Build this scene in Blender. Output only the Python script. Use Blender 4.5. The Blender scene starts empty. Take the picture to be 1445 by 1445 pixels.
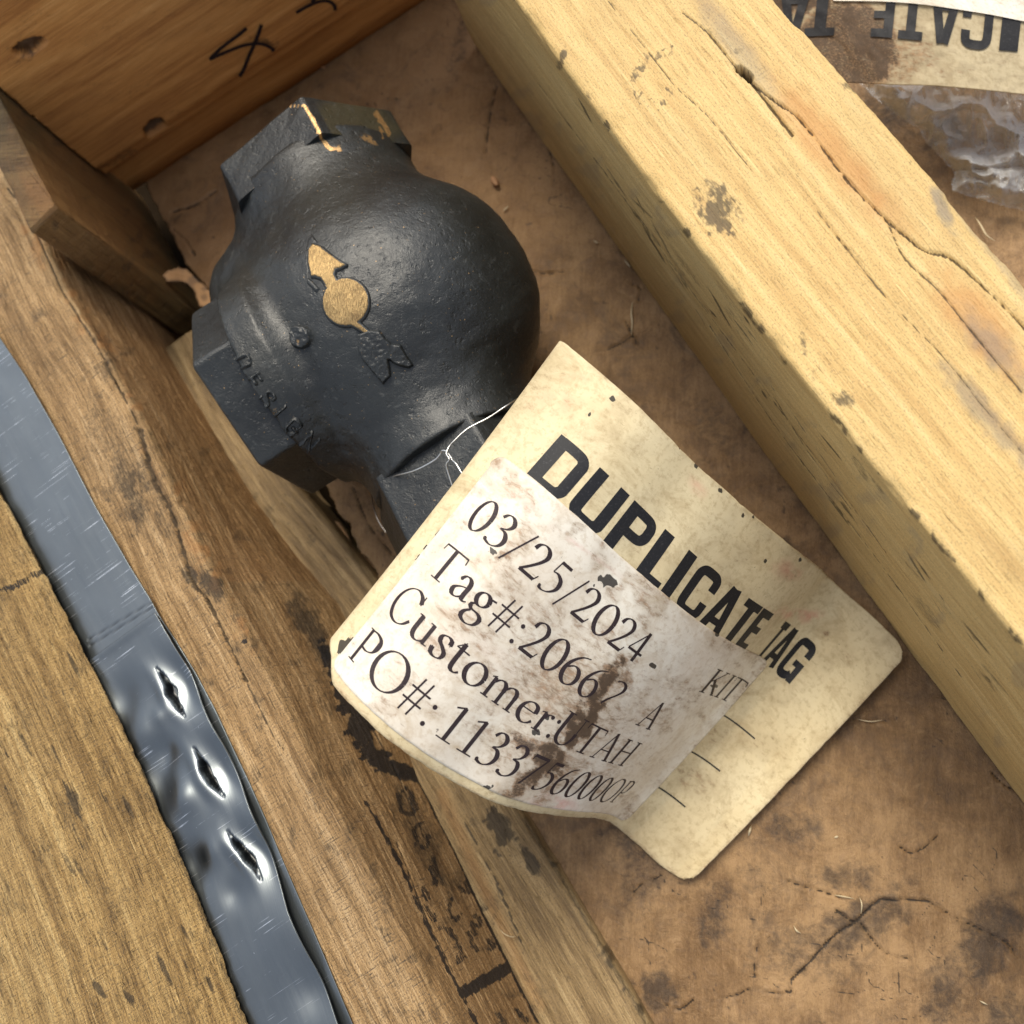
import bpy, math
import numpy as np
from mathutils import Matrix, Vector
from mathutils.bvhtree import BVHTree

# ------------------------------------------------------------------ camera, light, exposure
F, CAM_H, CX, CY = 1380.0, 0.6, 722.5, 722.5          # focal length and image centre in photo pixels, height in metres
up = np.array([-378.0, 338.0, F]); up /= np.linalg.norm(up)
yv = np.array([0, 1.0, 0]) - up[1] * up; yv /= np.linalg.norm(yv)
ROT = np.array([np.cross(yv, up), yv, up])            # camera axes -> world axes
S = bpy.context.scene
cam_data = bpy.data.cameras.new('camera'); cam = bpy.data.objects.new('camera', cam_data)
S.collection.objects.link(cam); S.camera = cam
m4 = Matrix.Identity(4)
for i in range(3):
    for j in range(3): m4[i][j] = float(ROT[i, j])
m4[2][3] = CAM_H
cam.matrix_world = m4
cam_data.sensor_width = 36; cam_data.lens = 36 * F / 1445
cam_data.clip_start = 0.01; cam_data.clip_end = 100
cam_data.dof.use_dof = True; cam_data.dof.focus_distance = 0.47; cam_data.dof.aperture_fstop = 9.0

SUN_EL, SUN_AZ = 60, 6                                # azimuth counted from image-up towards image-left
W = bpy.data.worlds.new('World'); S.world = W; W.use_nodes = True
nt = W.node_tree; nt.nodes.clear()
sky = nt.nodes.new('ShaderNodeTexSky'); sky.sky_type = 'NISHITA'; sky.sun_disc = False
sky.sun_elevation = math.radians(SUN_EL); sky.sun_rotation = math.radians(-SUN_AZ)
sky.air_density = 1.0; sky.dust_density = 2.0; sky.ozone_density = 1.0
bg = nt.nodes.new('ShaderNodeBackground'); bg.inputs[1].default_value = 0.12
wo = nt.nodes.new('ShaderNodeOutputWorld')
hs = nt.nodes.new('ShaderNodeHueSaturation'); hs.inputs['Saturation'].default_value = 0.42   # thin overcast
nt.links.new(sky.outputs[0], hs.inputs['Color']); nt.links.new(hs.outputs[0], bg.inputs[0]); nt.links.new(bg.outputs[0], wo.inputs[0])
sd = bpy.data.lights.new('sun', 'SUN'); sd.energy = 1.5; sd.angle = math.radians(30); sd.color = (1.0, 0.91, 0.74)
sun = bpy.data.objects.new('sun', sd); S.collection.objects.link(sun)
e, a = math.radians(SUN_EL), math.radians(SUN_AZ)
sdir = Vector((-math.sin(a) * math.cos(e), math.cos(a) * math.cos(e), math.sin(e)))
sun.rotation_euler = sdir.to_track_quat('Z', 'Y').to_euler(); sun.location = sdir * 3
S.view_settings.view_transform = 'Standard'; S.view_settings.look = 'None'
S.view_settings.exposure = 0.98; S.view_settings.gamma = 1

# ------------------------------------------------------------------ geometry helpers
CAMP = np.array([0, 0, CAM_H])
def proj(P):
    d = (np.asarray(P) - CAMP) @ ROT
    return CX + F * d[..., 0] / -d[..., 2], CY - F * d[..., 1] / -d[..., 2]
def ray(px, py):
    px = np.asarray(px, float); py = np.asarray(py, float)
    d = np.stack([(px - CX) / F, -(py - CY) / F, -np.ones_like(px)], -1)
    return d @ ROT.T
def up_at(px, py, z):
    w = ray(px, py); z = np.asarray(z, float)
    t = (z - CAM_H) / w[..., 2]
    return CAMP + t[..., None] * w
rng = np.random.default_rng(7)
_perm = rng.permutation(4096)
_val = rng.random(4096)
def vnoise(x, y, seed=0):
    x = np.asarray(x, float); y = np.asarray(y, float)
    xi = np.floor(x).astype(int); yi = np.floor(y).astype(int); fx = x - xi; fy = y - yi
    fx = fx * fx * (3 - 2 * fx); fy = fy * fy * (3 - 2 * fy)
    def h(i, j): return _val[(_perm[(i + seed * 57) & 4095] + j * 31) & 4095]
    a = h(xi, yi) * (1 - fx) + h(xi + 1, yi) * fx
    b = h(xi, yi + 1) * (1 - fx) + h(xi + 1, yi + 1) * fx
    return a * (1 - fy) + b * fy
def fbm(x, y, seed=0, o=4):
    s = 0; a = .5; t = 0
    for k in range(o):
        s = s + a * vnoise(x * 2 ** k + k * 17.3, y * 2 ** k + k * 9.1, seed + k); t += a; a *= .5
    return s / t
def sstep(a, b, x):
    t = np.clip((x - a) / (b - a), 0, 1); return t * t * (3 - 2 * t)
def seg_dist(px, py, pts, closed=False):
    pts = np.asarray(pts, float); d = np.full(np.shape(px), 1e9)
    n = len(pts)
    for k in range(n if closed else n - 1):
        a = pts[k]; b = pts[(k + 1) % n]; ab = b - a; L = ab @ ab + 1e-12
        t = np.clip(((px - a[0]) * ab[0] + (py - a[1]) * ab[1]) / L, 0, 1)
        d = np.minimum(d, np.hypot(px - a[0] - t * ab[0], py - a[1] - t * ab[1]))
    return d
def inside(px, py, pts):
    r = np.zeros(np.shape(px), bool); n = len(pts)
    for k in range(n):
        x0, y0 = pts[k]; x1, y1 = pts[(k + 1) % n]
        if y0 == y1: continue
        c = ((y0 > py) != (y1 > py)) & (px < (x1 - x0) * (py - y0) / (y1 - y0) + x0)
        r ^= c
    return r
def sdf_poly(px, py, pts):
    d = seg_dist(px, py, pts, True); return np.where(inside(px, py, pts), -d, d)
def blob(px, py, cx, cy, rx, ry, ang=0, soft=.5, n=.5, ns=14, seed=1):
    c, s = math.cos(math.radians(ang)), math.sin(math.radians(ang))
    dx, dy = px - cx, py - cy
    r = np.hypot((dx * c + dy * s) / rx, (-dx * s + dy * c) / ry) + n * (fbm(px / ns, py / ns, seed) - .5) * 2
    return sstep(1 + soft, 1 - soft, r)
def stroke(px, py, pts, w, n=2.0, ns=6, seed=3, soft=1.2):
    d = seg_dist(px, py, pts) + n * (fbm(px / ns, py / ns, seed) - .5) * 2
    return sstep(w + soft, w - soft, d)

def new_mesh(name, V, Fc, smooth=True):
    me = bpy.data.meshes.new(name)
    V = np.ascontiguousarray(np.asarray(V, np.float32).reshape(-1, 3))
    Fc = np.asarray(Fc, np.int32); k = Fc.shape[1]
    me.vertices.add(len(V)); me.vertices.foreach_set('co', V.ravel())
    me.loops.add(Fc.size); me.loops.foreach_set('vertex_index', Fc.ravel())
    me.polygons.add(len(Fc)); me.polygons.foreach_set('loop_start', np.arange(0, Fc.size, k, dtype=np.int32))
    try: me.polygons.foreach_set('loop_total', np.full(len(Fc), k, np.int32))
    except Exception: pass
    me.update(calc_edges=True); me.validate()
    me.polygons.foreach_set('use_smooth', np.full(len(me.polygons), smooth)); me.update()
    return me
def link(name, me, mat=None, parent=None):
    o = bpy.data.objects.new(name, me); S.collection.objects.link(o)
    if mat: me.materials.append(mat)
    if parent:
        o.parent = parent; o.matrix_parent_inverse = Matrix.Translation(-parent.location)
    return o
def attr(me, name, vals):
    at = me.attributes.new(name, 'FLOAT', 'POINT')
    at.data.foreach_set('value', np.ascontiguousarray(np.asarray(vals, np.float32).ravel()))
def uvmap(me, uv):
    l = me.uv_layers.new(name='UVMap'); idx = np.empty(len(me.loops), np.int32)
    me.loops.foreach_get('vertex_index', idx)
    l.data.foreach_set('uv', np.ascontiguousarray(np.asarray(uv, np.float32).reshape(-1, 2)[idx]).ravel())
def grid_faces(n, m, wrap=False):
    i = np.arange(n - 1)[:, None]; j = np.arange(m if wrap else m - 1)[None]
    j2 = (j + 1) % m
    return np.stack([i * m + j, i * m + j2, (i + 1) * m + j2, (i + 1) * m + j], -1).reshape(-1, 4)
def thing(name, label, cat, loc, group=None):
    o = bpy.data.objects.new(name, None); S.collection.objects.link(o); o.location = [float(c) for c in loc]
    o.empty_display_size = .02
    return tag(o, label, cat, group)
def tag(o, label, cat, group=None):
    o['label'] = label; o['category'] = cat
    if group: o['group'] = group
    return o
def structure(o): o['kind'] = 'structure'; return o
def tube(path, r, n=8, taper=False):
    P = np.asarray(path, float); m = len(P)
    T = np.gradient(P, axis=0); T /= np.linalg.norm(T, axis=1)[:, None] + 1e-9
    ref = np.array([.3, .2, .93]); A = np.cross(T, ref); A /= np.linalg.norm(A, axis=1)[:, None]; B = np.cross(T, A)
    a = np.arange(n) / n * 2 * np.pi
    rr = np.full(m, r) if not taper else r * (1 - .9 * np.abs(np.linspace(-1, 1, m)) ** 2)
    V = P[:, None] + rr[:, None, None] * (np.cos(a)[None, :, None] * A[:, None] + np.sin(a)[None, :, None] * B[:, None])
    Fc = grid_faces(m, n, True)
    return V.reshape(-1, 3), Fc
def smooth_path(pts, n=12):
    P = np.asarray(pts, float)
    if len(P) < 3:
        t = np.linspace(0, 1, n + 1)[:, None]; return P[0] * (1 - t) + P[1] * t
    Q = np.vstack([2 * P[0] - P[1], P, 2 * P[-1] - P[-2]]); out = []
    for k in range(1, len(Q) - 2):
        p0, p1, p2, p3 = Q[k - 1:k + 3]
        for t in np.arange(n) / n:
            out.append(.5 * (2 * p1 + (p2 - p0) * t + (2 * p0 - 5 * p1 + 4 * p2 - p3) * t * t + (3 * p1 - p0 - 3 * p2 + p3) * t ** 3))
    out.append(P[-1]); return np.array(out)

# ------------------------------------------------------------------ materials
class NT:
    def __init__(s, name):
        s.m = bpy.data.materials.new(name); s.m.use_nodes = True; s.t = s.m.node_tree; s.t.nodes.clear()
        s.out = s.n('ShaderNodeOutputMaterial'); s.b = s.n('ShaderNodeBsdfPrincipled'); s.l(s.b.outputs[0], s.out.inputs[0])
    def n(s, ty, **k):
        x = s.t.nodes.new(ty)
        for a, v in k.items(): setattr(x, a, v)
        return x
    def l(s, a, b): s.t.links.new(a, b)
    def put(s, i, v):
        if hasattr(v, 'is_linked') or isinstance(v, bpy.types.NodeSocket): s.l(v, i)
        elif v is not None:
            if isinstance(v, (tuple, list)) and len(v) == 3 and i.type == 'RGBA': v = (*v, 1)
            i.default_value = v
    def attr(s, name): return s.n('ShaderNodeAttribute', attribute_name=name).outputs['Fac']
    def uv(s): return s.n('ShaderNodeUVMap', uv_map='UVMap').outputs[0]
    def obj(s): return s.n('ShaderNodeTexCoord').outputs['Object']
    def map(s, v, sc, loc=(0, 0, 0), rot=(0, 0, 0)):
        x = s.n('ShaderNodeMapping'); s.l(v, x.inputs[0]); x.inputs['Scale'].default_value = sc
        x.inputs['Location'].default_value = loc; x.inputs['Rotation'].default_value = rot; return x.outputs[0]
    def noise(s, v, scale=1, detail=4, rough=.55, dist=0):
        x = s.n('ShaderNodeTexNoise'); s.l(v, x.inputs['Vector']); x.inputs['Scale'].default_value = scale
        x.inputs['Detail'].default_value = detail; x.inputs['Roughness'].default_value = rough; x.inputs['Distortion'].default_value = dist
        return x.outputs['Fac']
    def wave(s, v, scale, dist, dscale=1.0, detail=2):
        x = s.n('ShaderNodeTexWave', wave_type='BANDS', bands_direction='Y', wave_profile='SIN'); s.l(v, x.inputs['Vector'])
        x.inputs['Scale'].default_value = scale; x.inputs['Distortion'].default_value = dist
        x.inputs['Detail'].default_value = detail; x.inputs['Detail Scale'].default_value = dscale; return x.outputs['Fac']
    def ramp(s, f, stops, interp='LINEAR'):
        x = s.n('ShaderNodeValToRGB'); s.l(f, x.inputs[0]); r = x.color_ramp; r.interpolation = interp
        while len(r.elements) < len(stops): r.elements.new(.5)
        for e, (p, c) in zip(r.elements, stops): e.position = p; e.color = (c, c, c, 1) if isinstance(c, (int, float)) else (*c, 1)
        return x.outputs[0]
    def mix(s, f, a, b, mode='MIX'):
        x = s.n('ShaderNodeMix', data_type='RGBA', blend_type=mode, clamp_factor=True)
        s.put(x.inputs[0], f); s.put(x.inputs[6], a); s.put(x.inputs[7], b); return x.outputs[2]
    def math(s, op, a, b=None, c=None, clamp=False):
        x = s.n('ShaderNodeMath', operation=op, use_clamp=clamp); s.put(x.inputs[0], a)
        if b is not None: s.put(x.inputs[1], b)
        if c is not None: s.put(x.inputs[2], c)
        return x.outputs[0]
    def bump(s, h, strength, dist, normal=None):
        x = s.n('ShaderNodeBump'); x.inputs['Strength'].default_value = strength; x.inputs['Distance'].default_value = dist
        s.l(h, x.inputs['Height'])
        if normal is not None: s.l(normal, x.inputs['Normal'])
        return x.outputs[0]
    def set(s, **k):
        for a, v in k.items():
            s.put(s.b.inputs[a.replace('_', ' ')], v)
        return s.m
    def crisp(s, a, noise, amt=.6, lo=.42, hi=.58):
        """threshold an attribute broken up by a noise: a painted mark with a crisp ragged edge"""
        v = s.math('MULTIPLY_ADD', s.math('SUBTRACT', noise, .5), amt, a)
        x = s.n('ShaderNodeMapRange', interpolation_type='SMOOTHSTEP'); s.l(v, x.inputs[0])
        x.inputs[1].default_value = lo; x.inputs[2].default_value = hi; return x.outputs[0]

def wood(name, dark, mid, light, ring=26, ringdist=5, grain=1.0, saw=0.0, speck=.35, dirtcol=(.042, .037, .032), bump=1.0, rough=.62, ringw=1.0, porew=.5, warm=(.42, .16, .035), blue=(.13, .125, .12)):
    g = NT(name); uv = g.uv()
    rings = g.wave(g.map(uv, (1.3, 1, 1)), ring, ringdist, .9, 3)
    streak = g.noise(g.map(uv, (14, 420, 1)), 1, 5, .6, .3)
    broad = g.noise(g.map(uv, (5, 34, 1)), 1, 4, .55, .6)
    fine = g.noise(g.map(uv, (60, 1500, 1)), 1, 3, .6)
    long = g.noise(g.map(uv, (2.2, 150, 1), (1, 7, 0)), 1, 4, .6, .4)
    cont = g.noise(g.map(uv, (1.6, ring * 1.1, 1), (5, 3, 0)), 1, 3, .45, .25)
    lines = g.math('SINE', g.math('MULTIPLY', cont, 60 + ringdist * 6))
    lines = g.math('MULTIPLY_ADD', lines, .5, .5)
    f = g.math('MULTIPLY_ADD', lines, .13 * ringw, g.math('MULTIPLY', broad, .20)); f = g.math('MULTIPLY_ADD', streak, .34, f); f = g.math('MULTIPLY_ADD', long, .33, f)
    f = g.math('MULTIPLY_ADD', g.math('SUBTRACT', fine, .5), .42 * grain, f)
    col = g.ramp(f, [(.36 - .0 * ringw, dark), (.5, mid), (.63, light)])
    pore = g.noise(g.map(uv, (70, 1100, 1), (2, 8, 0)), 1, 3, .6)
    col = g.mix(g.math('MULTIPLY', g.ramp(pore, [(.30, 1.0), (.38, 0.0)]), porew), col, g.mix(.55, dark, dirtcol))
    hair = g.noise(g.map(uv, (34, 900, 1), (9, 4, 0)), 1, 2, .5)
    col = g.mix(g.math('MULTIPLY', g.ramp(hair, [(.66, 0.0), (.72, 1.0)]), .5 * grain), col, tuple(min(1, c * 1.35) for c in light))
    sp = g.noise(g.map(uv, (900, 1400, 1)), 1, 2, .5)
    col = g.mix(g.math('MULTIPLY', g.ramp(sp, [(.36, 1.0), (.47, 0.0)]), speck), col, dirtcol)
    patch = g.noise(g.map(uv, (9, 16, 1), (3, 1, 0)), 1, 5, .6, .5)
    col = g.mix(g.math('MULTIPLY', g.ramp(patch, [(.45, 0.0), (.75, 1.0)]), .35), col, g.mix(.5, dark, dirtcol))
    sawh = None
    if saw:
        sn = g.noise(g.map(uv, (1100, 90, 1), rot=(0, 0, .25)), 1, 4, .65, .4)
        sawh = sn
        brk = g.noise(g.map(uv, (30, 40, 1)), 1, 3, .6)
        mk = g.math('MULTIPLY', g.ramp(sn, [(.34, 1.0), (.43, 0.0)]), g.ramp(brk, [(.4, 0.0), (.6, 1.0)]))
        col = g.mix(g.math('MULTIPLY', mk, saw), col, dirtcol)
    col = g.mix(g.math('MULTIPLY', g.attr('warm'), .85), col, g.mix(.6, col, warm))
    col = g.mix(g.math('MULTIPLY', g.attr('blue'), .9), col, g.mix(.75, col, blue))
    dn = g.noise(g.map(uv, (240, 800, 1)), 1, 5, .7)
    dm = g.crisp(g.attr('dirt'), dn, 1.1, .3, .75)
    col = g.mix(g.math('MULTIPLY', dm, .92), col, g.mix(.25, g.mix(1.0, col, (.24, .235, .225), 'MULTIPLY'), (.05, .046, .04)))
    inkn = g.noise(g.map(uv, (120, 1300, 1)), 1, 5, .75)
    ink = g.crisp(g.attr('ink'), inkn, 2.0, .45, .62)
    col = g.mix(g.math('MULTIPLY', ink, .93), col, (.012, .011, .012))
    h = g.math('MULTIPLY_ADD', streak, .6, g.math('MULTIPLY', fine, .5)); h = g.math('MULTIPLY_ADD', long, .5, h); h = g.math('MULTIPLY_ADD', lines, .10 * ringw, h); h = g.math('MULTIPLY_ADD', g.ramp(pore, [(.30, 0.0), (.40, 1.0)]), .5, h)
    nb = g.bump(h, .55 * bump, .0009)
    if sawh is not None: nb = g.bump(sawh, .5 * bump, .0010, nb)
    nb = g.bump(sp, .25 * bump, .0003, nb)
    return g.set(Base_Color=col, Roughness=g.math('MULTIPLY_ADD', streak, .2, rough - .1), Normal=nb, Specular_IOR_Level=.35)

M = {}
M['yellow'] = wood('yellow_pine', (.50, .315, .112), (.61, .42, .165), (.69, .505, .23), ring=26, ringdist=3, speck=.32, porew=.28, ringw=.5, grain=.8)
M['orange'] = wood('orange_pine', (.38, .150, .038), (.57, .255, .068), (.68, .34, .11), ring=14, ringdist=2, speck=.10, bump=.5, ringw=.6, grain=.6, porew=.2)
M['rough'] = wood('rough_sawn', (.18, .10, .036), (.40, .25, .11), (.58, .40, .21), ring=20, ringdist=2, saw=.8, speck=.55, bump=2.0, rough=.75, ringw=.5, porew=.6)
M['front'] = wood('rough_weathered', (.20, .115, .036), (.41, .26, .095), (.60, .42, .18), ring=12, ringdist=3, saw=.2, speck=.55, bump=2.6, rough=.75, ringw=.5, porew=.5, grain=1.0)
M['sap'] = wood('sapwood', (.13, .080, .032), (.29, .195, .088), (.43, .31, .155), ring=18, ringdist=2, speck=.4, bump=1.5, ringw=.6)
M['post'] = wood('greenish_wood', (.085, .052, .015), (.16, .10, .034), (.25, .165, .062), ring=10, ringdist=2, saw=.6, speck=.4, bump=2.0, ringw=.6)

def simple_ink(name, c, rough=.5):
    g = NT(name); n = g.noise(g.obj(), 900, 4, .7)
    return g.set(Base_Color=g.mix(g.ramp(n, [(.55, 0.0), (.8, .5)]), c, (c[0] * 4 + .05, c[1] * 4 + .045, c[2] * 4 + .04)), Roughness=rough, Specular_IOR_Level=.2)
M['ink'] = simple_ink('printing_ink', (.016, .016, .018))
M['ink_serif'] = simple_ink('label_ink', (.03, .02, .022), .55)
M['marker'] = simple_ink('marker_ink', (.02, .012, .012))

def paper(name, base, light, speckcol, stain, rough=.7, gloss=.3, coat=0):
    g = NT(name); uv = g.uv()
    n1 = g.noise(g.map(uv, (14, 14, 1)), 1, 6, .65); n2 = g.noise(g.map(uv, (260, 260, 1)), 1, 5, .7); n3 = g.noise(g.map(uv, (900, 900, 1)), 1, 3, .6)
    col = g.mix(g.ramp(n1, [(.35, 0.0), (.65, 1.0)]), base, light)
    col = g.mix(g.math('MULTIPLY', g.ramp(n2, [(.5, 0.0), (.70, 1.0)]), .6), col, speckcol)
    big = g.noise(g.map(uv, (40, 55, 1), (7, 2, 0)), 1, 6, .75, .6)
    col = g.mix(g.math('MULTIPLY', g.ramp(big, [(.50, 0.0), (.68, 1.0)]), .55), col, speckcol)
    scr = g.noise(g.map(uv, (120, 700, 1), rot=(0, 0, .9)), 1, 4, .7, .3)
    col = g.mix(g.math('MULTIPLY', g.ramp(scr, [(.27, 1.0), (.36, 0.0)]), .6), col, stain)
    fl = g.noise(g.map(uv, (420, 420, 1), (3, 3, 0)), 1, 3, .6)
    col = g.mix(g.math('MULTIPLY', g.ramp(fl, [(.24, 1.0), (.30, 0.0)]), .8), col, (.07, .05, .035))
    pk = g.noise(g.map(uv, (70, 110, 1)), 1, 4, .6)
    col = g.mix(g.math('MULTIPLY', g.attr('pink'), g.ramp(pk, [(.4, 0.0), (.6, .6)])), col, (.62, .19, .16))
    dn = g.noise(g.map(uv, (130, 330, 1), rot=(0, 0, .6)), 1, 6, .75, .4)
    dm = g.crisp(g.attr('dirt'), dn, 2.3, .35, 1.0)
    d2 = g.noise(g.map(uv, (520, 900, 1), rot=(0, 0, .6)), 1, 5, .8)
    soft = g.math('MULTIPLY', g.attr('dirt'), .55)
    col = g.mix(soft, col, tuple(c * .72 + .03 for c in speckcol))
    col = g.mix(g.math('MULTIPLY', dm, .78), col, g.mix(g.ramp(n2, [(.35, 0.0), (.65, 1.0)]), (.34, .185, .085), (.12, .065, .030)))
    dk = g.crisp(g.attr('dirt'), d2, 1.3, .72, 1.02)
    col = g.mix(g.math('MULTIPLY', dk, .85), col, (.055, .035, .022))
    ink = g.crisp(g.attr('ink'), dn, .5)
    col = g.mix(g.math('MULTIPLY', ink, .95), col, (.03, .025, .02))
    nb = g.bump(n1, .3, .002); nb = g.bump(n2, .25, .0004, nb); nb = g.bump(n3, .2, .0002, nb)
    return g.set(Base_Color=col, Roughness=rough, Normal=nb, Specular_IOR_Level=gloss, Coat_Weight=coat, Coat_Roughness=.3)
M['card'] = paper('manila_card', (.60, .49, .29), (.70, .60, .385), (.36, .26, .13), (.20, .145, .07))
M['dirty_card'] = paper('grimy_card', (.44, .36, .22), (.56, .47, .30), (.26, .19, .10), (.14, .10, .05))
M['sticker'] = paper('label_paper', (.66, .58, .47), (.80, .76, .66), (.47, .36, .23), (.22, .15, .09), .5, .4, .12)

def cast_paint():
    g = NT('black_cast_paint'); o = g.obj()
    n = g.noise(g.map(o, (1, 1, 1)), 22, 5, .6); f = g.noise(o, 420, 5, .65); v = g.noise(o, 1400, 2, .5)
    col = g.mix(g.ramp(n, [(.35, 0.0), (.7, 1.0)]), (.0075, .0088, .0088), (.021, .0238, .0235))
    col = g.mix(g.math('MULTIPLY', g.attr('olive'), .85), col, (.045, .040, .022))
    dust = g.noise(o, 160, 6, .8, .5)
    col = g.mix(g.ramp(dust, [(.58, 0.0), (.75, .6)]), col, (.12, .125, .12))
    scr = g.noise(g.map(o, (500, 90, 300), rot=(.3, .4, .9)), 1, 4, .8)
    col = g.mix(g.ramp(scr, [(.70, 0.0), (.76, .7)]), col, (.20, .20, .18))
    wn = g.noise(o, 330, 6, .8)
    w = g.crisp(g.attr('wear'), wn, .9, .45, .55)
    spk = g.noise(o, 700, 2, .5); spk = g.ramp(spk, [(.735, 0.0), (.76, 1.0)])
    w = g.math('MAXIMUM', w, g.math('MULTIPLY', spk, .8))
    col = g.mix(w, col, g.mix(g.ramp(wn, [(.4, 0.0), (.7, 1.0)]), (.62, .40, .18), (.22, .13, .06)))
    h = g.math('MULTIPLY_ADD', f, .6, g.math('MULTIPLY', v, .25)); pits = g.ramp(g.noise(o, 240, 3, .6), [(.30, 0.0), (.42, 1.0)])
    nb = g.bump(n, .35, .004); nb = g.bump(h, .55, .0010, nb); nb = g.bump(pits, .35, .0008, nb); nb = g.bump(w, -.6, .0005, nb)
    r = g.math('MULTIPLY_ADD', f, .34, .22)
    return g.set(Base_Color=col, Metallic=g.math('MULTIPLY', w, .8), Roughness=r, Normal=nb, Specular_IOR_Level=.55)
M['cast'] = cast_paint()
def brass():
    g = NT('bare_bronze'); o = g.obj()
    n = g.noise(g.map(o, (3600, 420, 600), rot=(0, 0, .9)), 1, 4, .7); b = g.noise(o, 120, 5, .7)
    col = g.mix(g.ramp(n, [(.35, 0.0), (.62, 1.0)]), (.15, .095, .04), (.56, .38, .17)); col = g.mix(g.ramp(b, [(.5, 0.0), (.75, .8)]), col, (.16, .10, .05))
    return g.set(Base_Color=col, Metallic=.9, Roughness=.38, Normal=g.bump(n, .8, .0006))
M['brass'] = brass()
def steel(name, base, rough, sc=1.0):
    g = NT(name); uv = g.uv()
    n = g.noise(g.map(uv, (25, 25, 1)), 1, 5, .6); st = g.noise(g.map(uv, (30, 1800, 1)), 1, 3, .6)
    s1 = g.noise(g.map(uv, (1300, 14, 1), rot=(0, 0, .35)), 1, 2, .5)
    br = g.noise(g.map(uv, (60, 60, 1)), 1, 3, .6)
    m = g.math('MULTIPLY', g.ramp(s1, [(.62, 0.0), (.69, 1.0)]), g.ramp(br, [(.5, 0.0), (.62, 1.0)]))
    fleck = g.ramp(g.noise(g.map(uv, (200, 330, 1), (4, 9, 0)), 1, 2, .5), [(.76, 0.0), (.80, 1.0)])
    m = g.math('MAXIMUM', m, fleck)
    col = g.mix(g.ramp(n, [(.3, 0.0), (.7, 1.0)]), base, tuple(c * 1.15 for c in base))
    col = g.mix(m, col, (.85, .88, .9)); col = g.mix(g.math('MULTIPLY', g.attr('dirt'), .8), col, (.03, .028, .026))
    r = g.math('MULTIPLY_ADD', st, .16, rough - .08); lg = g.noise(g.map(uv, (4, 260, 1)), 1, 4, .6); r = g.math('MULTIPLY_ADD', lg, .14, r)
    return g.set(Base_Color=col, Metallic=1.0, Roughness=r, Normal=g.bump(g.math('MULTIPLY_ADD', st, .5, g.math('MULTIPLY', n, .3)), .05, .001))
M['steel'] = steel('blued_strap_steel', (.17, .188, .196), .27)
g = NT('galvanised_wire'); M['wire'] = g.set(Base_Color=(.75, .74, .70), Metallic=1.0, Roughness=.3)
g = NT('dark_wire'); M['darkwire'] = g.set(Base_Color=(.55, .51, .46), Metallic=1.0, Roughness=.35)
g = NT('dry_straw'); M['straw'] = g.set(Base_Color=g.mix(g.noise(g.obj(), 300, 3), (.45, .34, .18), (.72, .62, .42)), Roughness=.6)
g = NT('pale_wood_chip'); M['chip'] = g.set(Base_Color=g.mix(g.noise(g.obj(), 260, 4), (.40, .20, .09), (.60, .34, .17)), Roughness=.7, Normal=g.bump(g.noise(g.obj(), 800, 3), .5, .0004))
g = NT('tan_veneer'); vn = g.noise(g.map(g.obj(), (60, 260, 60), rot=(0, 0, .6)), 1, 5, .7)
M['veneer'] = g.set(Base_Color=g.mix(g.attr('dirt'), g.mix(vn, (.30, .15, .055), (.50, .29, .13)), (.05, .035, .025)), Roughness=.75, Normal=g.bump(vn, .5, .0006))
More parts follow.
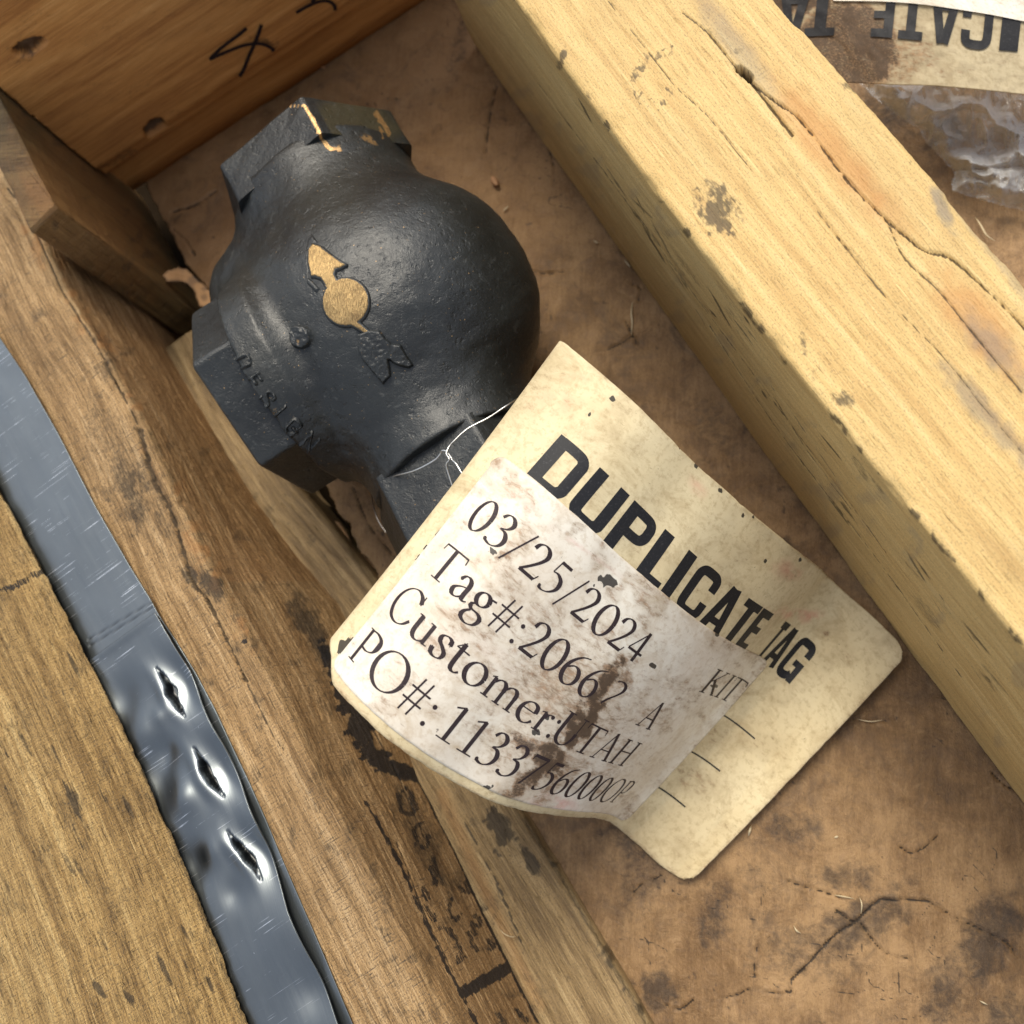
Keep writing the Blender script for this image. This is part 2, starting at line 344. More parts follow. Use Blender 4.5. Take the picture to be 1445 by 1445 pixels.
def floor_mat():
    g = NT('stained_board_floor'); uv = g.uv()
    a = g.noise(g.map(uv, (7, 7, 1)), 1, 6, .6, .5); b = g.noise(g.map(uv, (30, 30, 1), (2, 5, 0)), 1, 6, .65, .8)
    fib = g.noise(g.map(uv, (420, 60, 1), rot=(0, 0, .35)), 1, 4, .6, .2); fi = g.noise(g.map(uv, (1500, 500, 1), rot=(0, 0, .35)), 1, 3, .6)
    f = g.math('MULTIPLY_ADD', a, .5, g.math('MULTIPLY', b, .34)); f = g.math('MULTIPLY_ADD', fib, .16, f); f = g.math('MULTIPLY_ADD', fi, .16, f); f = g.math('SUBTRACT', f, .04)
    col = g.ramp(f, [(.40, (.085, .045, .016)), (.50, (.20, .112, .045)), (.61, (.36, .22, .10))])
    col = g.mix(g.math('MULTIPLY', g.attr('warm'), .8), col, g.mix(b, (.30, .155, .06), (.42, .235, .10)))
    sm = g.noise(g.map(uv, (22, 22, 1), (8, 1, 0)), 1, 7, .72, 1.2)
    col = g.mix(g.math('MULTIPLY', g.ramp(sm, [(.53, 0.0), (.72, 1.0)]), .55), col, (.06, .042, .032))
    tick = g.noise(g.map(uv, (240, 900, 1), rot=(0, 0, 1.2)), 1, 3, .6)
    col = g.mix(g.math('MULTIPLY', g.ramp(tick, [(.25, 1.0), (.31, 0.0)]), .7), col, (.05, .035, .028))
    mot = g.noise(g.map(uv, (110, 110, 1), (4, 4, 0)), 1, 6, .75, 1.0)
    col = g.mix(g.math('MULTIPLY', g.ramp(mot, [(.52, 0.0), (.66, 1.0)]), .35), col, (.10, .062, .036)); col = g.mix(g.math('MULTIPLY', g.ramp(mot, [(.33, 1.0), (.44, 0.0)]), .35), col, (.40, .26, .13))
    spk = g.noise(g.map(uv, (700, 700, 1)), 1, 2, .5); col = g.mix(g.math('MULTIPLY', g.ramp(spk, [(.27, 1.0), (.33, 0.0)]), .55), col, (.045, .03, .02))
    dn = g.noise(g.map(uv, (160, 160, 1)), 1, 6, .75, .5)
    dm = g.crisp(g.attr('dirt'), dn, 1.9, .25, 1.1)
    col = g.mix(g.math('MULTIPLY', dm, .9), col, g.mix(.22, g.mix(1.0, col, (.26, .25, .25), 'MULTIPLY'), (.05, .045, .042)))
    ck = g.crisp(g.attr('crack'), dn, .5, .4, .7)
    col = g.mix(g.math('MULTIPLY', ck, .85), col, (.022, .015, .010))
    nb = g.bump(b, .45, .003); nb = g.bump(fib, .3, .0008, nb); nb = g.bump(fi, .8, .0005, nb); nb = g.bump(mot, .7, .0016, nb)
    return g.set(Base_Color=col, Roughness=g.math('MULTIPLY_ADD', b, .3, .38), Normal=nb, Specular_IOR_Level=.4)
M['floor'] = floor_mat()
g = NT('dark_base'); M['base'] = g.set(Base_Color=g.mix(g.noise(g.obj(), 40, 5), (.010, .007, .004), (.03, .02, .012)), Roughness=1.0, Specular_IOR_Level=0.0)  # near-black colour stands in for the shadow in the floor gap
# ------------------------------------------------------------------ large structure: crate floor and timbers
FLOOR_EDGE = [(60, -120), (120, 60), (165, 180), (195, 240), (217, 282), (241, 330), (262, 372), (298, 414), (345, 470), (400, 590), (450, 672), (474, 712), (480, 730), (494, 744), (501, 771), (524, 793), (548, 838), (600, 905), (660, 1010), (738, 1150), (790, 1235), (850, 1340), (912, 1446), (975, 1560), (1100, 1800)]
CRACKS = [
    [(1180, 1285), (1205, 1300), (1222, 1286), (1243, 1270), (1262, 1270), (1308, 1271)], [(1222, 1286), (1206, 1302), (1184, 1315), (1165, 1333), (1148, 1352), (1130, 1371), (1117, 1383)],
    [(1308, 1271), (1340, 1290), (1380, 1310), (1420, 1330), (1432, 1345)], [(1117, 1383), (1117, 1398), (1100, 1402), (1060, 1396), (1042, 1404), (1010, 1412)],
    [(1086, 1322), (1070, 1335), (1066, 1352), (1064, 1380)], [(1214, 1302), (1234, 1330), (1252, 1347), (1280, 1352)], [(1098, 1238), (1130, 1250), (1160, 1258), (1188, 1268)],
    [(889, 1265), (903, 1250), (920, 1243), (937, 1232)], [(852, 495), (876, 484), (893, 474), (898, 486)], [(893, 474), (887, 462), (882, 452)], [(893, 400), (905, 410), (900, 425)],
    [(700, 120), (690, 170), (685, 215)], [(740, 380), (770, 385), (795, 382)], [(1270, 1195), (1285, 1204), (1305, 1196), (1323, 1180)],
    [(240, 300), (275, 290), (305, 270)], [(245, 325), (262, 340), (275, 360)], [(940, 1420), (960, 1425), (978, 1412)], [(600, 905), (585, 880), (590, 850)], [(500, 690), (520, 740), (560, 790)],
    [(1400, 1090), (1420, 1110), (1450, 1118)], [(1205, 1015), (1230, 1018), (1250, 1018)], [(775, 210), (782, 240), (779, 262)]]
def axis_coords(lo, hi, step, a, b, far):
    return np.concatenate([np.arange(lo, a, far), np.arange(a, b, step), np.arange(b, hi + far, far)])
def build_floor():
    xs = axis_coords(-.80, .45, .00115, -.50, .15, .008); ys = axis_coords(-.45, .85, .00115, -.16, .49, .008)
    X, Y = np.meshgrid(xs, ys, indexing='ij'); P = np.stack([X, Y, 0 * X], -1)
    px, py = proj(P)
    z = (fbm(X * 14, Y * 14, 4) - .5) * .005 + (fbm(X * 60, Y * 60, 6) - .5) * .0012
    cr = np.zeros_like(X)
    for k, c in enumerate(CRACKS):
        c = smooth_path(c, 4); d = seg_dist(px, py, c) + 3.4 * (fbm(px / 7, py / 7, 20 + k) - .5)
        wdt = 1.3 if k in (0, 1) else .5
        cr = np.maximum(cr, sstep(wdt + 1.6, wdt - .8, d)); z += .0004 * sstep(11, 2, d) * (vnoise(px / 9, py / 9, k) > .35) * (1 - sstep(wdt + 1.5, wdt, d))
    z -= cr * .0022
    e = np.array(FLOOR_EDGE); ye = np.interp(py, e[:, 1], e[:, 0])          # keep what lies right of the ragged edge
    s = px - ye + 9 * (fbm(px / 16, py / 16, 31) - .5)
    keep = s > 0; z += .0035 * sstep(16, 0, s) * (fbm(px / 20, py / 20, 33) - .3)
    P[..., 2] = z
    D = np.zeros_like(X); B = [(1210, 1305, 95, 34, -25, .75), (1120, 1170, 45, 26, 10, .6), (1010, 1290, 26, 55, 15, .6), (930, 1400, 45, 28, 20, .8), (910, 1180, 60, 45, 30, .7), (1390, 1330, 40, 70, 25, .8), (1330, 1400, 30, 50, 20, .7), (1190, 1235, 60, 22, 0, .6),
                               (1130, 1340, 80, 40, 20, .55), (900, 1240, 35, 50, 0, .5), (650, 60, 12, 75, 12, .5), (690, 150, 10, 60, 8, .35), (1100, 770, 28, 14, 20, .8), (1190, 900, 40, 30, 0, .4), (1010, 600, 30, 60, -40, .45), (1350, 350, 40, 22, 30, .95),
                               (1320, 180, 60, 40, 20, .6), (1260, 150, 40, 40, 0, .7), (720, 400, 40, 20, 0, .3), (1060, 1240, 30, 20, 0, .5), (1420, 1440, 60, 40, 0, .7), (510, 700, 20, 40, -20, .4), (250, 310, 50, 7, -30, .45), (480, 735, 14, 10, 40, 1.0), (497, 765, 9, 16, -30, 1.0)]
    for k, (cx, cy, rx, ry, an, w) in enumerate(B): D = np.maximum(D, min(1, w * 1.25) * blob(px, py, cx, cy, rx, ry, an, .8, .6, 18, 40 + k))
    D = np.maximum(D, .9 * sstep(.70, .80, fbm(px / 7, py / 7, 90, 3)) * sstep(.35, .7, fbm(px / 70, py / 70, 91)))
    D = np.maximum(D, .5 * sstep(9, 0, s)); D = np.maximum(D, .55 * np.exp(-seg_dist(px, py, [(626, 0), (982, 500), (1445, 1134)]) / 9))  # second band paints the contact shadow along the beam's foot
    rr = np.random.default_rng(77)
    for k in range(34):
        x, y = (rr.uniform(900, 1440), rr.uniform(1150, 1440)) if k < 22 else (rr.uniform(560, 1150), rr.uniform(40, 640)); a = rr.uniform(0, 6.28); p = [(x, y)]
        for j in range(rr.integers(4, 9)): a += rr.normal(0, .6); x += 11 * math.cos(a); y += 8 * math.sin(a); p.append((x, y))
        c = .75 * sstep(1.9, .2, seg_dist(px, py, p) + 1.6 * (fbm(px / 5, py / 5, k) - .5)); cr = np.maximum(cr, c)
    for k, c in enumerate(CRACKS[:8]): D = np.maximum(D, .5 * np.exp(-seg_dist(px, py, c) / 9))
    warm = np.maximum(.9 * blob(px, py, 290, 290, 150, 130, 20, .6, .3, 30, 70), .5 * blob(px, py, 640, 250, 120, 230, 0, .7, .4, 40, 71))
    warm = np.maximum(warm, .7 * blob(px, py, 560, 90, 170, 60, -30, .6))
    n, m = X.shape; Fc = grid_faces(n, m)
    kv = keep.ravel(); Fc = Fc[kv[Fc].all(1)][:, ::-1]
    used = np.zeros(n * m, bool); used[Fc.ravel()] = True; idx = np.cumsum(used) - 1
    me = new_mesh('crate_floor', P.reshape(-1, 3)[used], idx[Fc])
    uvmap(me, P[..., :2].reshape(-1, 2)[used])
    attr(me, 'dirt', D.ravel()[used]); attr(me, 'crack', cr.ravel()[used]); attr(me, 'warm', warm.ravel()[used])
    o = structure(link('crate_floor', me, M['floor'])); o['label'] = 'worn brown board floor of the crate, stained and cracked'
    so = o.modifiers.new('thickness', 'SOLIDIFY'); so.thickness = .004; so.offset = -1
    return o
build_floor()
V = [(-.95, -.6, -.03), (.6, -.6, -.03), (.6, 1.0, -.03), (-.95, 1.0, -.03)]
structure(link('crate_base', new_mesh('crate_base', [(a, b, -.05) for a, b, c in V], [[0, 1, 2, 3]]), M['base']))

class Edge:
    def __init__(s, pts, z, fr, fit=0):
        P = np.array(pts, float); w = up_at(P[:, 0], P[:, 1], np.broadcast_to(np.asarray(z, float), len(P)))
        t, a = fr(w); o = np.argsort(t); s.t, s.a, s.z = t[o], a[o], w[:, 2][o]
        if fit: s.a = .15 * s.a + .85 * np.polyval(np.polyfit(s.t, s.a, fit), s.t)
        s.k = np.polyfit(s.t, s.a, 1)[0]; s.kz = 0
    def __call__(s, t):
        a = np.interp(t, s.t, s.a); z = np.interp(t, s.t, s.z)
        a = a + np.where(t < s.t[0], (t - s.t[0]) * s.k, 0) + np.where(t > s.t[-1], (t - s.t[-1]) * s.k, 0)
        return a, z
def frame_for(p0, p1, z):
    A, B = up_at(*p0, z), up_at(*p1, z); d = (B - A)[:2]; d /= np.linalg.norm(d); nrm = np.array([-d[1], d[0]])
    def fr(w): q = w[:, :2] - A[:2]; return q @ d, q @ nrm
    def inv(t, a): return A[0] + t * d[0] + a * nrm[0], A[1] + t * d[1] + a * nrm[1]
    return fr, inv
def timber(name, mat, fr, inv, t0, t1, corners, ds=.0012, dback=.01, amp=.0006, rough=.00025, back=1, seed=0, paint=None, cracks=(), uvo=0, bulge=None, chip=.0):
    """corners: list of (edge function or (a,z) offset function, rounding radius, visible?) going round the section"""
    ts = np.arange(t0, t1, ds); n = len(ts)
    C = [np.stack(c[0](ts), -1) for c in corners]; K = len(C)
    segs = []
    for k in range(K):
        a, b = C[k], C[(k + 1) % K]; r0, r1 = corners[k][1], corners[(k + 1) % K][1]; vis = corners[k][2]
        L = np.linalg.norm(b - a, axis=1)[:, None] + 1e-9; u = (b - a) / L
        p, q = a + u * np.minimum(r0, L * .45), b - u * np.minimum(r1, L * .45)
        m = max(2, int(np.mean(L) / ((ds if vis == 1 else vis) if vis else dback)))
        f = np.linspace(0, 1, m)[None, :, None]
        segs.append(p[:, None] * (1 - f) + q[:, None] * f)
        nx = C[(k + 2) % K]; L2 = np.linalg.norm(nx - b, axis=1)[:, None] + 1e-9
        q2 = b + (nx - b) / L2 * np.minimum(r1, L2 * .45)
        if r1 > 0:
            mm = max(3, int(r1 * 1.6 / ds)); f = np.linspace(0, 1, mm + 1)[1:-1][None, :, None]
            segs.append(q[:, None] * (1 - f) ** 2 + 2 * b[:, None] * f * (1 - f) + q2[:, None] * f ** 2)
    Q = np.concatenate(segs, 1); m = Q.shape[1]
    if bulge: Q = bulge(ts[:, None], Q)
    dQ = np.roll(Q, -1, 1) - np.roll(Q, 1, 1); nn = np.stack([dQ[..., 1], -dQ[..., 0]], -1); nn /= np.linalg.norm(nn, axis=2)[..., None] + 1e-9
    area = np.sum(Q[0, :, 0] * np.roll(Q[0, :, 1], -1) - np.roll(Q[0, :, 0], -1) * Q[0, :, 1])
    if area < 0: nn = -nn
    per = np.cumsum(np.linalg.norm(np.diff(Q.mean(0), axis=0, prepend=Q.mean(0)[:1]), axis=1))
    T, Pm = np.meshgrid(ts, per, indexing='ij')
    disp = amp * 2 * (fbm(T * 18, Pm * 40, seed) - .5) + rough * 2 * (fbm(T * 130, Pm * 900, seed + 5, 3) - .5) + rough * (vnoise(T * 700, Pm * 900, seed + 9) - .5)
    x, y = inv(T, Q[..., 0]); P0 = np.stack([x, y, Q[..., 1]], -1); px, py = proj(P0)
    ck = np.zeros_like(px)
    for k, (pl, wd, dep) in enumerate(cracks):
        d = seg_dist(px, py, smooth_path(pl, 4)) + (4.5 if k == 0 else 1.8) * (fbm(px / 6, py / 6, 60 + k) - .5)
        wl = wd * (.5 + fbm(px / 22, py / 22, 61 + k))
        cm = sstep(wl + 1.3, wl - .5, d) * sstep(-.002, .002, Q[..., 1]); ck = np.maximum(ck, cm * min(1, dep / .0008)); disp = disp - dep * cm
    if chip:
        cv = np.linalg.norm(np.roll(nn, -2, 1) - np.roll(nn, 2, 1), axis=2); disp = disp - chip * np.clip(cv, 0, 1) * sstep(.45, .75, fbm(T * 60, Pm * 60, seed + 13))
    Q = Q + nn * disp[..., None]; x, y = inv(T, Q[..., 0]); P = np.stack([x, y, Q[..., 1]], -1)
    cen = P.mean(1, keepdims=True) * np.ones((1, m, 1)); P = np.concatenate([cen[:1], P, cen[-1:]], 0)
    pad = lambda A: np.concatenate([A[:1], A, A[-1:]], 0)
    T, Pm, px, py, ck = map(pad, (T, Pm, px, py, ck)); T[0] -= .03; T[-1] += .03
    Fc = grid_faces(n + 2, m, True)
    # outward faces
    v = P.reshape(-1, 3)[Fc[len(Fc) // 2]]; fn = np.cross(v[1] - v[0], v[2] - v[0]); 
    if fn @ (v.mean(0) - P[n // 2].mean(0)) < 0: Fc = Fc[:, ::-1]
    me = new_mesh(name, P.reshape(-1, 3), Fc); uvmap(me, np.stack([T + uvo, Pm + uvo * .37], -1))
    A = dict(dirt=np.zeros_like(px), ink=np.zeros_like(px), warm=np.zeros_like(px), blue=np.zeros_like(px))
    vis = np.zeros(m, bool)
    if paint: paint(px, py, P, Pm, A)
    A['dirt'] = np.maximum(A['dirt'], ck)
    for k_, v_ in A.items():
        if v_.max() > 0: attr(me, k_, v_)
    return link(name, me, M[mat])

def streaks(px, py, n, box, ang, lmin, lmax, wmin, wmax, seed, pts=None):
    r = np.random.default_rng(seed); out = np.zeros_like(px)
    for _ in range(n):
        if pts is not None: cx, cy = pts[_ % len(pts)][0] + r.normal(0, 8), pts[_ % len(pts)][1] + r.normal(0, 8)
        else: cx, cy = r.uniform(box[0], box[2]), r.uniform(box[1], box[3])
        L, w, a = r.uniform(lmin, lmax), r.uniform(wmin, wmax), math.radians(ang + r.normal(0, 4))
        dx, dy = px - cx, py - cy
        out = np.maximum(out, r.uniform(.5, 1) * sstep(1.4, .5, np.hypot((dx * math.cos(a) + dy * math.sin(a)) / L, (-dx * math.sin(a) + dy * math.cos(a)) / w)))
    return out

# --- big yellow timber on the right
ZB = .19
fr, inv = frame_for((728, 0), (1445, 905), ZB)
eL = Edge([(728, 0), (794, 93), (894, 228), (994, 353), (1100, 498), (1172, 586), (1222, 648), (1296, 731), (1377, 832), (1445, 915)], ZB, fr, 2)
eR = Edge([(1095, -2), (1150, 60), (1216, 134), (1289, 218), (1354, 297), (1445, 398)], ZB, fr, 1)
eB = Edge([(626, 0), (686, 90), (752, 187), (821, 277), (894, 377), (982, 500), (1062, 629), (1146, 728), (1222, 835), (1283, 922), (1323, 969), (1385, 1064), (1445, 1134)], .0008, fr, 3)
eBm = lambda t: (eL(t)[0] * .32 + eB(t)[0] * .68, 0 * t + .035)
eRb = lambda t: (eR(t)[0] + (.004 if eR(0.)[0] > eL(0.)[0] else -.004), 0 * t + .0008)
def paint_beam(px, py, P, Pm, A):
    top = P[..., 2] > ZB - .012
    D = np.zeros_like(px)
    for k, (cx, cy, rx, ry, an, w) in enumerate([(1012, 298, 27, 34, -20, .82), (1003, 262, 10, 14, 0, .55), (1190, 564, 14, 13, 10, .68), (1134, 482, 5, 24, -10, .6), (1148, 525, 7, 12, 0, .45), (793, 82, 5, 14, 20, .8), (1200, 122, 14, 8, 30, .6), (1040, 72, 10, 8, 0, .5), (1283, 229, 4, 4, 0, .7)]):
        D = np.maximum(D, w * blob(px, py, cx, cy, rx, ry, an, .75, .9, 7, 100 + k))
    D = np.maximum(D, .62 * stroke(px, py, [(945, 72), (912, 82), (893, 112), (905, 140), (928, 150), (948, 128)], 7, 6, 5, 120) * sstep(.3, .6, fbm(px / 6, py / 6, 5)))
    st = .78 * streaks(px, py, 60, None, 55, 8, 40, .8, 2.2, 11, [(905, 300), (930, 340), (960, 400), (870, 250), (1010, 440), (1050, 470), (1010, 330), (1120, 600), (1160, 640), (1240, 700), (1320, 850), (1370, 900), (1290, 800), (1400, 960), (1080, 560), (810, 170), (1190, 720), (1350, 950)])
    st = np.maximum(st, streaks(px, py, 22, None, 55, 14, 60, 3.0, 9.0, 12, [(940, 330), (1040, 440), (1230, 660), (1310, 860), (1390, 960), (960, 380)]) * .5)
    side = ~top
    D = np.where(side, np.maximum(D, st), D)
    ar = seg_dist(px, py, [(728, 0), (894, 228), (1100, 498), (1296, 731), (1445, 915)])
    D = np.maximum(D, .75 * sstep(9, 2, ar) * sstep(.55, .72, fbm(px / 22, py / 22, 44)))
    D = np.maximum(D, .8 * sstep(16, 0, np.hypot(px - 1049, py - 103)))
    A['dirt'][:] = D
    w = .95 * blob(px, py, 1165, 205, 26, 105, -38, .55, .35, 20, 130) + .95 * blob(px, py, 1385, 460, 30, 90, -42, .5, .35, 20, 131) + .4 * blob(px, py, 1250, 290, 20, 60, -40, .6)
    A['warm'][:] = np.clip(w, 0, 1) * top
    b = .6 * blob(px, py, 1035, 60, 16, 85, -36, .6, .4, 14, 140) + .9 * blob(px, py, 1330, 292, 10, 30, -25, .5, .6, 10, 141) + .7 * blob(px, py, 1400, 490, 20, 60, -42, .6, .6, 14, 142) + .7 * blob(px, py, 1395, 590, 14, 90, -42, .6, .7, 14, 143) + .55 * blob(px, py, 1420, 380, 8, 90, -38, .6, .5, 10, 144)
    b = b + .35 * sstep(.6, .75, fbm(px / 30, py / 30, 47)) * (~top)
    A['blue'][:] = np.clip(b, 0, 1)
BC = [([(1000, 46), (1046, 102), (1090, 140), (1132, 172), (1197, 256), (1252, 311), (1277, 333), (1305, 354), (1339, 363), (1370, 388), (1428, 443), (1460, 480)], .9, .0018),
      ([(1252, 311), (1277, 365), (1323, 408), (1370, 466), (1445, 556), (1500, 620)], .7, .0012), ([(1154, 300), (1209, 368), (1262, 432), (1339, 512), (1385, 571), (1445, 642)], .4, .0008),
      ([(858, 0), (905, 60), (953, 121), (1001, 166), (1060, 240)], .4, .0007), ([(930, 0), (1030, 130), (1110, 225), (1170, 320), (1280, 460)], .2, .0005), ([(963, 17), (1000, 46)], .6, .001),
      ([(800, 60), (870, 160), (950, 262), (1040, 400)], .1, .0004), ([(1120, 470), (1210, 590), (1310, 700), (1400, 800)], .2, .0005), ([(1056, 108), (1068, 126), (1084, 146), (1104, 172), (1118, 190)], 1.6, .0022), ([(1044, 98), (1057, 107)], 5, .010),
      ([(760, 120), (850, 240), (960, 390), (1100, 580), (1250, 780)], .2, .0006), ([(1090, 560), (1140, 640), (1200, 720)], .3, .0006), ([(1000, 460), (1100, 610), (1230, 780), (1330, 920)], .2, .0008)]
ts_ = Edge([(626, -140), (1445, 1300)], .1, fr)
beam = timber('timber_beam', 'yellow', fr, inv, -.16, .64, [(eRb, 0, 0), (eR, .003, .00055), (eL, .0035, .0009), (eBm, .022, .0011), (eB, .004, 0)], ds=.00125, amp=.0005, rough=.0002, seed=3, paint=paint_beam, cracks=BC, uvo=3.1, chip=.0010)
tag(beam, 'thick pale yellow timber beam running diagonally down the right of the crate floor', 'timber beam')

# --- left plank under the strap
ZP = .120
fr, inv = frame_for((62, 346), (560, 1300), ZP)
pl_arris = Edge([(10, 262), (38, 297), (62, 346), (86, 398), (114, 446), (149, 500), (190, 575), (236, 672), (300, 810), (352, 905), (392, 980), (440, 1075), (505, 1195), (565, 1310), (640, 1450)], ZP, fr)
pl_low = Edge([(58, 292), (114, 332), (156, 381), (183, 415), (214, 453), (235, 495), (275, 565), (318, 637), (363, 709), (415, 779), (477, 850), (540, 965), (590, 1098), (655, 1231), (717, 1354), (762, 1445)], [.112, .095, .07, .045, .025, .013] + [.0125] * 10, fr)
sgn = 1 if fr(up_at(400, 600, ZP)[None])[1][0] > 0 else -1
pl_bot = lambda t: (pl_low(t)[0] - sgn * .004, 0 * t - .025)
pl_far = lambda t: (0 * t - sgn * .12, 0 * t + ZP)
pl_farb = lambda t: (0 * t - sgn * .12, 0 * t - .025)
DL = [(515, 1131), (535, 1165), (566, 1224), (597, 1293), (625, 1352), (655, 1412), (680, 1460)]
def paint_plank(px, py, P, Pm, A):
    D = np.zeros_like(px); side = P[..., 2] < ZP - .006
    D = np.maximum(D, .5 * sstep(.55, .75, fbm(px / 26, py / 26, 81)))
    D = np.maximum(D, .45 * blob(px, py, 170, 640, 60, 90, -30, .7) + .35 * blob(px, py, 225, 770, 45, 100, -30, .7))
    D = np.maximum(D, .8 * blob(px, py, 300, 828, 26, 14, 50, .6, .5, 10, 150) * 1.0)
    D = np.maximum(D, .9 * blob(px, py, 268, 812, 14, 10, 40, .5, .8, 6, 151))
    D = np.maximum(D, np.where(side, .75 * blob(px, py, 440, 890, 20, 80, -25, .7, .6) + .5 * blob(px, py, 330, 640, 30, 60, -30, .8, .6), 0))
    I = np.zeros_like(px)
    I = np.maximum(I, .75 * stroke(px, py, DL, 2.6, 3.5, 7, 160))
    I = np.maximum(I, .95 * stroke(px, py, [(655, 1400), (722, 1362)], 9, 3.0, 5, 161))
    I = np.maximum(I, 1.0 * stroke(px, py, [(590, 1096), (655, 1231), (717, 1354), (765, 1450)], 3.4, 2.5, 6, 162))  # not stamp: dark line painted for the shaded crack against the lower board
    for k, (x, y, rx, ry, an, w) in enumerate([(470, 935, 12, 34, -28, 1), (492, 985, 16, 30, -30, 1), (508, 1030, 20, 20, 0, 1), (530, 1066, 26, 13, 35, .95), (560, 1085, 40, 11, 20, 1.1), (500, 1010, 9, 40, -20, .8)]):
        I = np.maximum(I, w * blob(px, py, x, y, rx, ry, an, .4, .9, 9, 170 + k))
    # stencilled characters, half lost in the grain
    chars = [[(573, 1112), (562, 1122), (566, 1145), (580, 1150), (588, 1140), (580, 1118)], [(597, 1160), (584, 1170), (590, 1192), (602, 1196), (606, 1180)], [(612, 1212), (618, 1232), (626, 1246)], [(608, 1225), (614, 1246)], [(648, 1252), (660, 1258), (664, 1250), (657, 1246)],
             [(638, 1268), (633, 1285), (643, 1298), (651, 1290)], [(672, 1292), (680, 1298), (676, 1306)], [(668, 1300), (672, 1316)], [(621, 1310), (634, 1312), (648, 1340), (645, 1358), (654, 1350)], [(690, 1326), (698, 1334), (692, 1338)], [(663, 1315), (668, 1330), (674, 1342)], [(596, 1255), (602, 1268)], [(600, 1280), (608, 1290), (612, 1300)],
             [(700, 1430), (712, 1445), (722, 1460)], [(730, 1425), (745, 1440)]]
    for k, c in enumerate(chars): I = np.maximum(I, .62 * stroke(px, py, c, 4.2, 4, 5, 180 + k))
    I = np.maximum(I, .5 * blob(px, py, 345, 905, 5, 4, 0, .3, .3) * 2)
    A['ink'][:] = I * (P[..., 2] < ZP + .01) * (P[..., 2] > .0)
    D = np.maximum(D, np.where(side, .55 * blob(px, py, 600, 1190, 26, 120, -28, .6, .8, 12, 200), 0))
    A['dirt'][:] = D
    A['warm'][:] = .2 * side * (py < 820) + .55 * sstep(.55, .7, fbm(px / 18, py / 18, 203)) * sstep(26, 4, seg_dist(px, py, [(10, 262), (149, 500), (236, 672), (300, 810), (352, 905)])) + .1 * side
PC = [([(149, 512), (190, 590), (214, 672), (240, 722), (262, 790), (270, 822), (290, 845), (310, 885), (345, 960)], 1.8, .0030), ([(10, 266), (38, 300), (86, 402), (149, 505)], 1.2, .0012),
      ([(345, 960), (380, 1030), (400, 1060)], .6, .001), ([(460, 900), (505, 990), (560, 1090), (600, 1180)], .5, .001), ([(560, 1190), (600, 1290), (640, 1370)], .4, .001), ([(200, 600), (206, 640), (225, 690)], .6, .001)]
plank = timber('strapped_plank', 'rough', fr, inv, -.085, .68, [(pl_bot, 0, 0), (pl_low, .004, .0008), (pl_arris, .006, .0009), (pl_far, 0, 0), (pl_farb, 0, 0)], ds=.00125, amp=.0011, rough=.00045, seed=21, paint=paint_plank, cracks=PC, uvo=11.3, chip=.002)
tag(plank, 'rough sawn reddish brown plank under the steel strap, stamped in black at its lower end', 'plank')
FR_P, INV_P = fr, inv

# --- lower board beside the plank
ZL = .012
fr, inv = frame_for((500, 900), (762, 1445), ZL)
lb_r = Edge([(262, 430), (330, 560), (398, 655), (419, 685), (453, 723), (500, 779), (540, 830), (640, 985), (741, 1155), (810, 1265), (860, 1350), (914, 1445)], ZL, fr)
s2 = 1 if lb_r(.1)[0] > 0 else -1
lb_rb = lambda t: (lb_r(t)[0] + s2 * .001, 0 * t - .03)
lb_l = lambda t: (lb_r(t)[0] - s2 * .090, 0 * t + ZL)
lb_lb = lambda t: (lb_r(t)[0] - s2 * .085, 0 * t - .03)
def paint_low(px, py, P, Pm, A):
    D = .95 * blob(px, py, 706, 1170, 16, 30, -25, .5, .8, 8, 210) + .8 * blob(px, py, 748, 1215, 9, 28, -30, .5, .6, 8, 211) + .5 * blob(px, py, 690, 1330, 14, 60, -25, .7, .7, 12, 212)
    D = D + .7 * sstep(9, 1, seg_dist(px, py, [(741, 1155), (810, 1265), (912, 1443)])) * .8 + .45 * sstep(.6, .75, fbm(px / 20, py / 20, 213))  # right edge darkened in colour as the shadow gap beside the floor
    A['dirt'][:] = np.clip(D, 0, 1); A['warm'][:] = .3 * sstep(14, 2, seg_dist(px, py, [(625, 1120), (660, 1200), (700, 1290), (760, 1420)]))
low = timber('lower_board', 'sap', fr, inv, -.27, .46, [(lb_rb, 0, 0), (lb_r, .006, 1), (lb_l, 0, 0), (lb_lb, 0, 0)], ds=.0013, amp=.0016, rough=.0003, seed=41, paint=paint_low, cracks=[([(640, 1130), (690, 1225), (705, 1255), (735, 1330)], .7, .001)], uvo=17.7, chip=.002)

tag(low, 'greyish tan board lying low between the stamped plank and the crate floor', 'board')

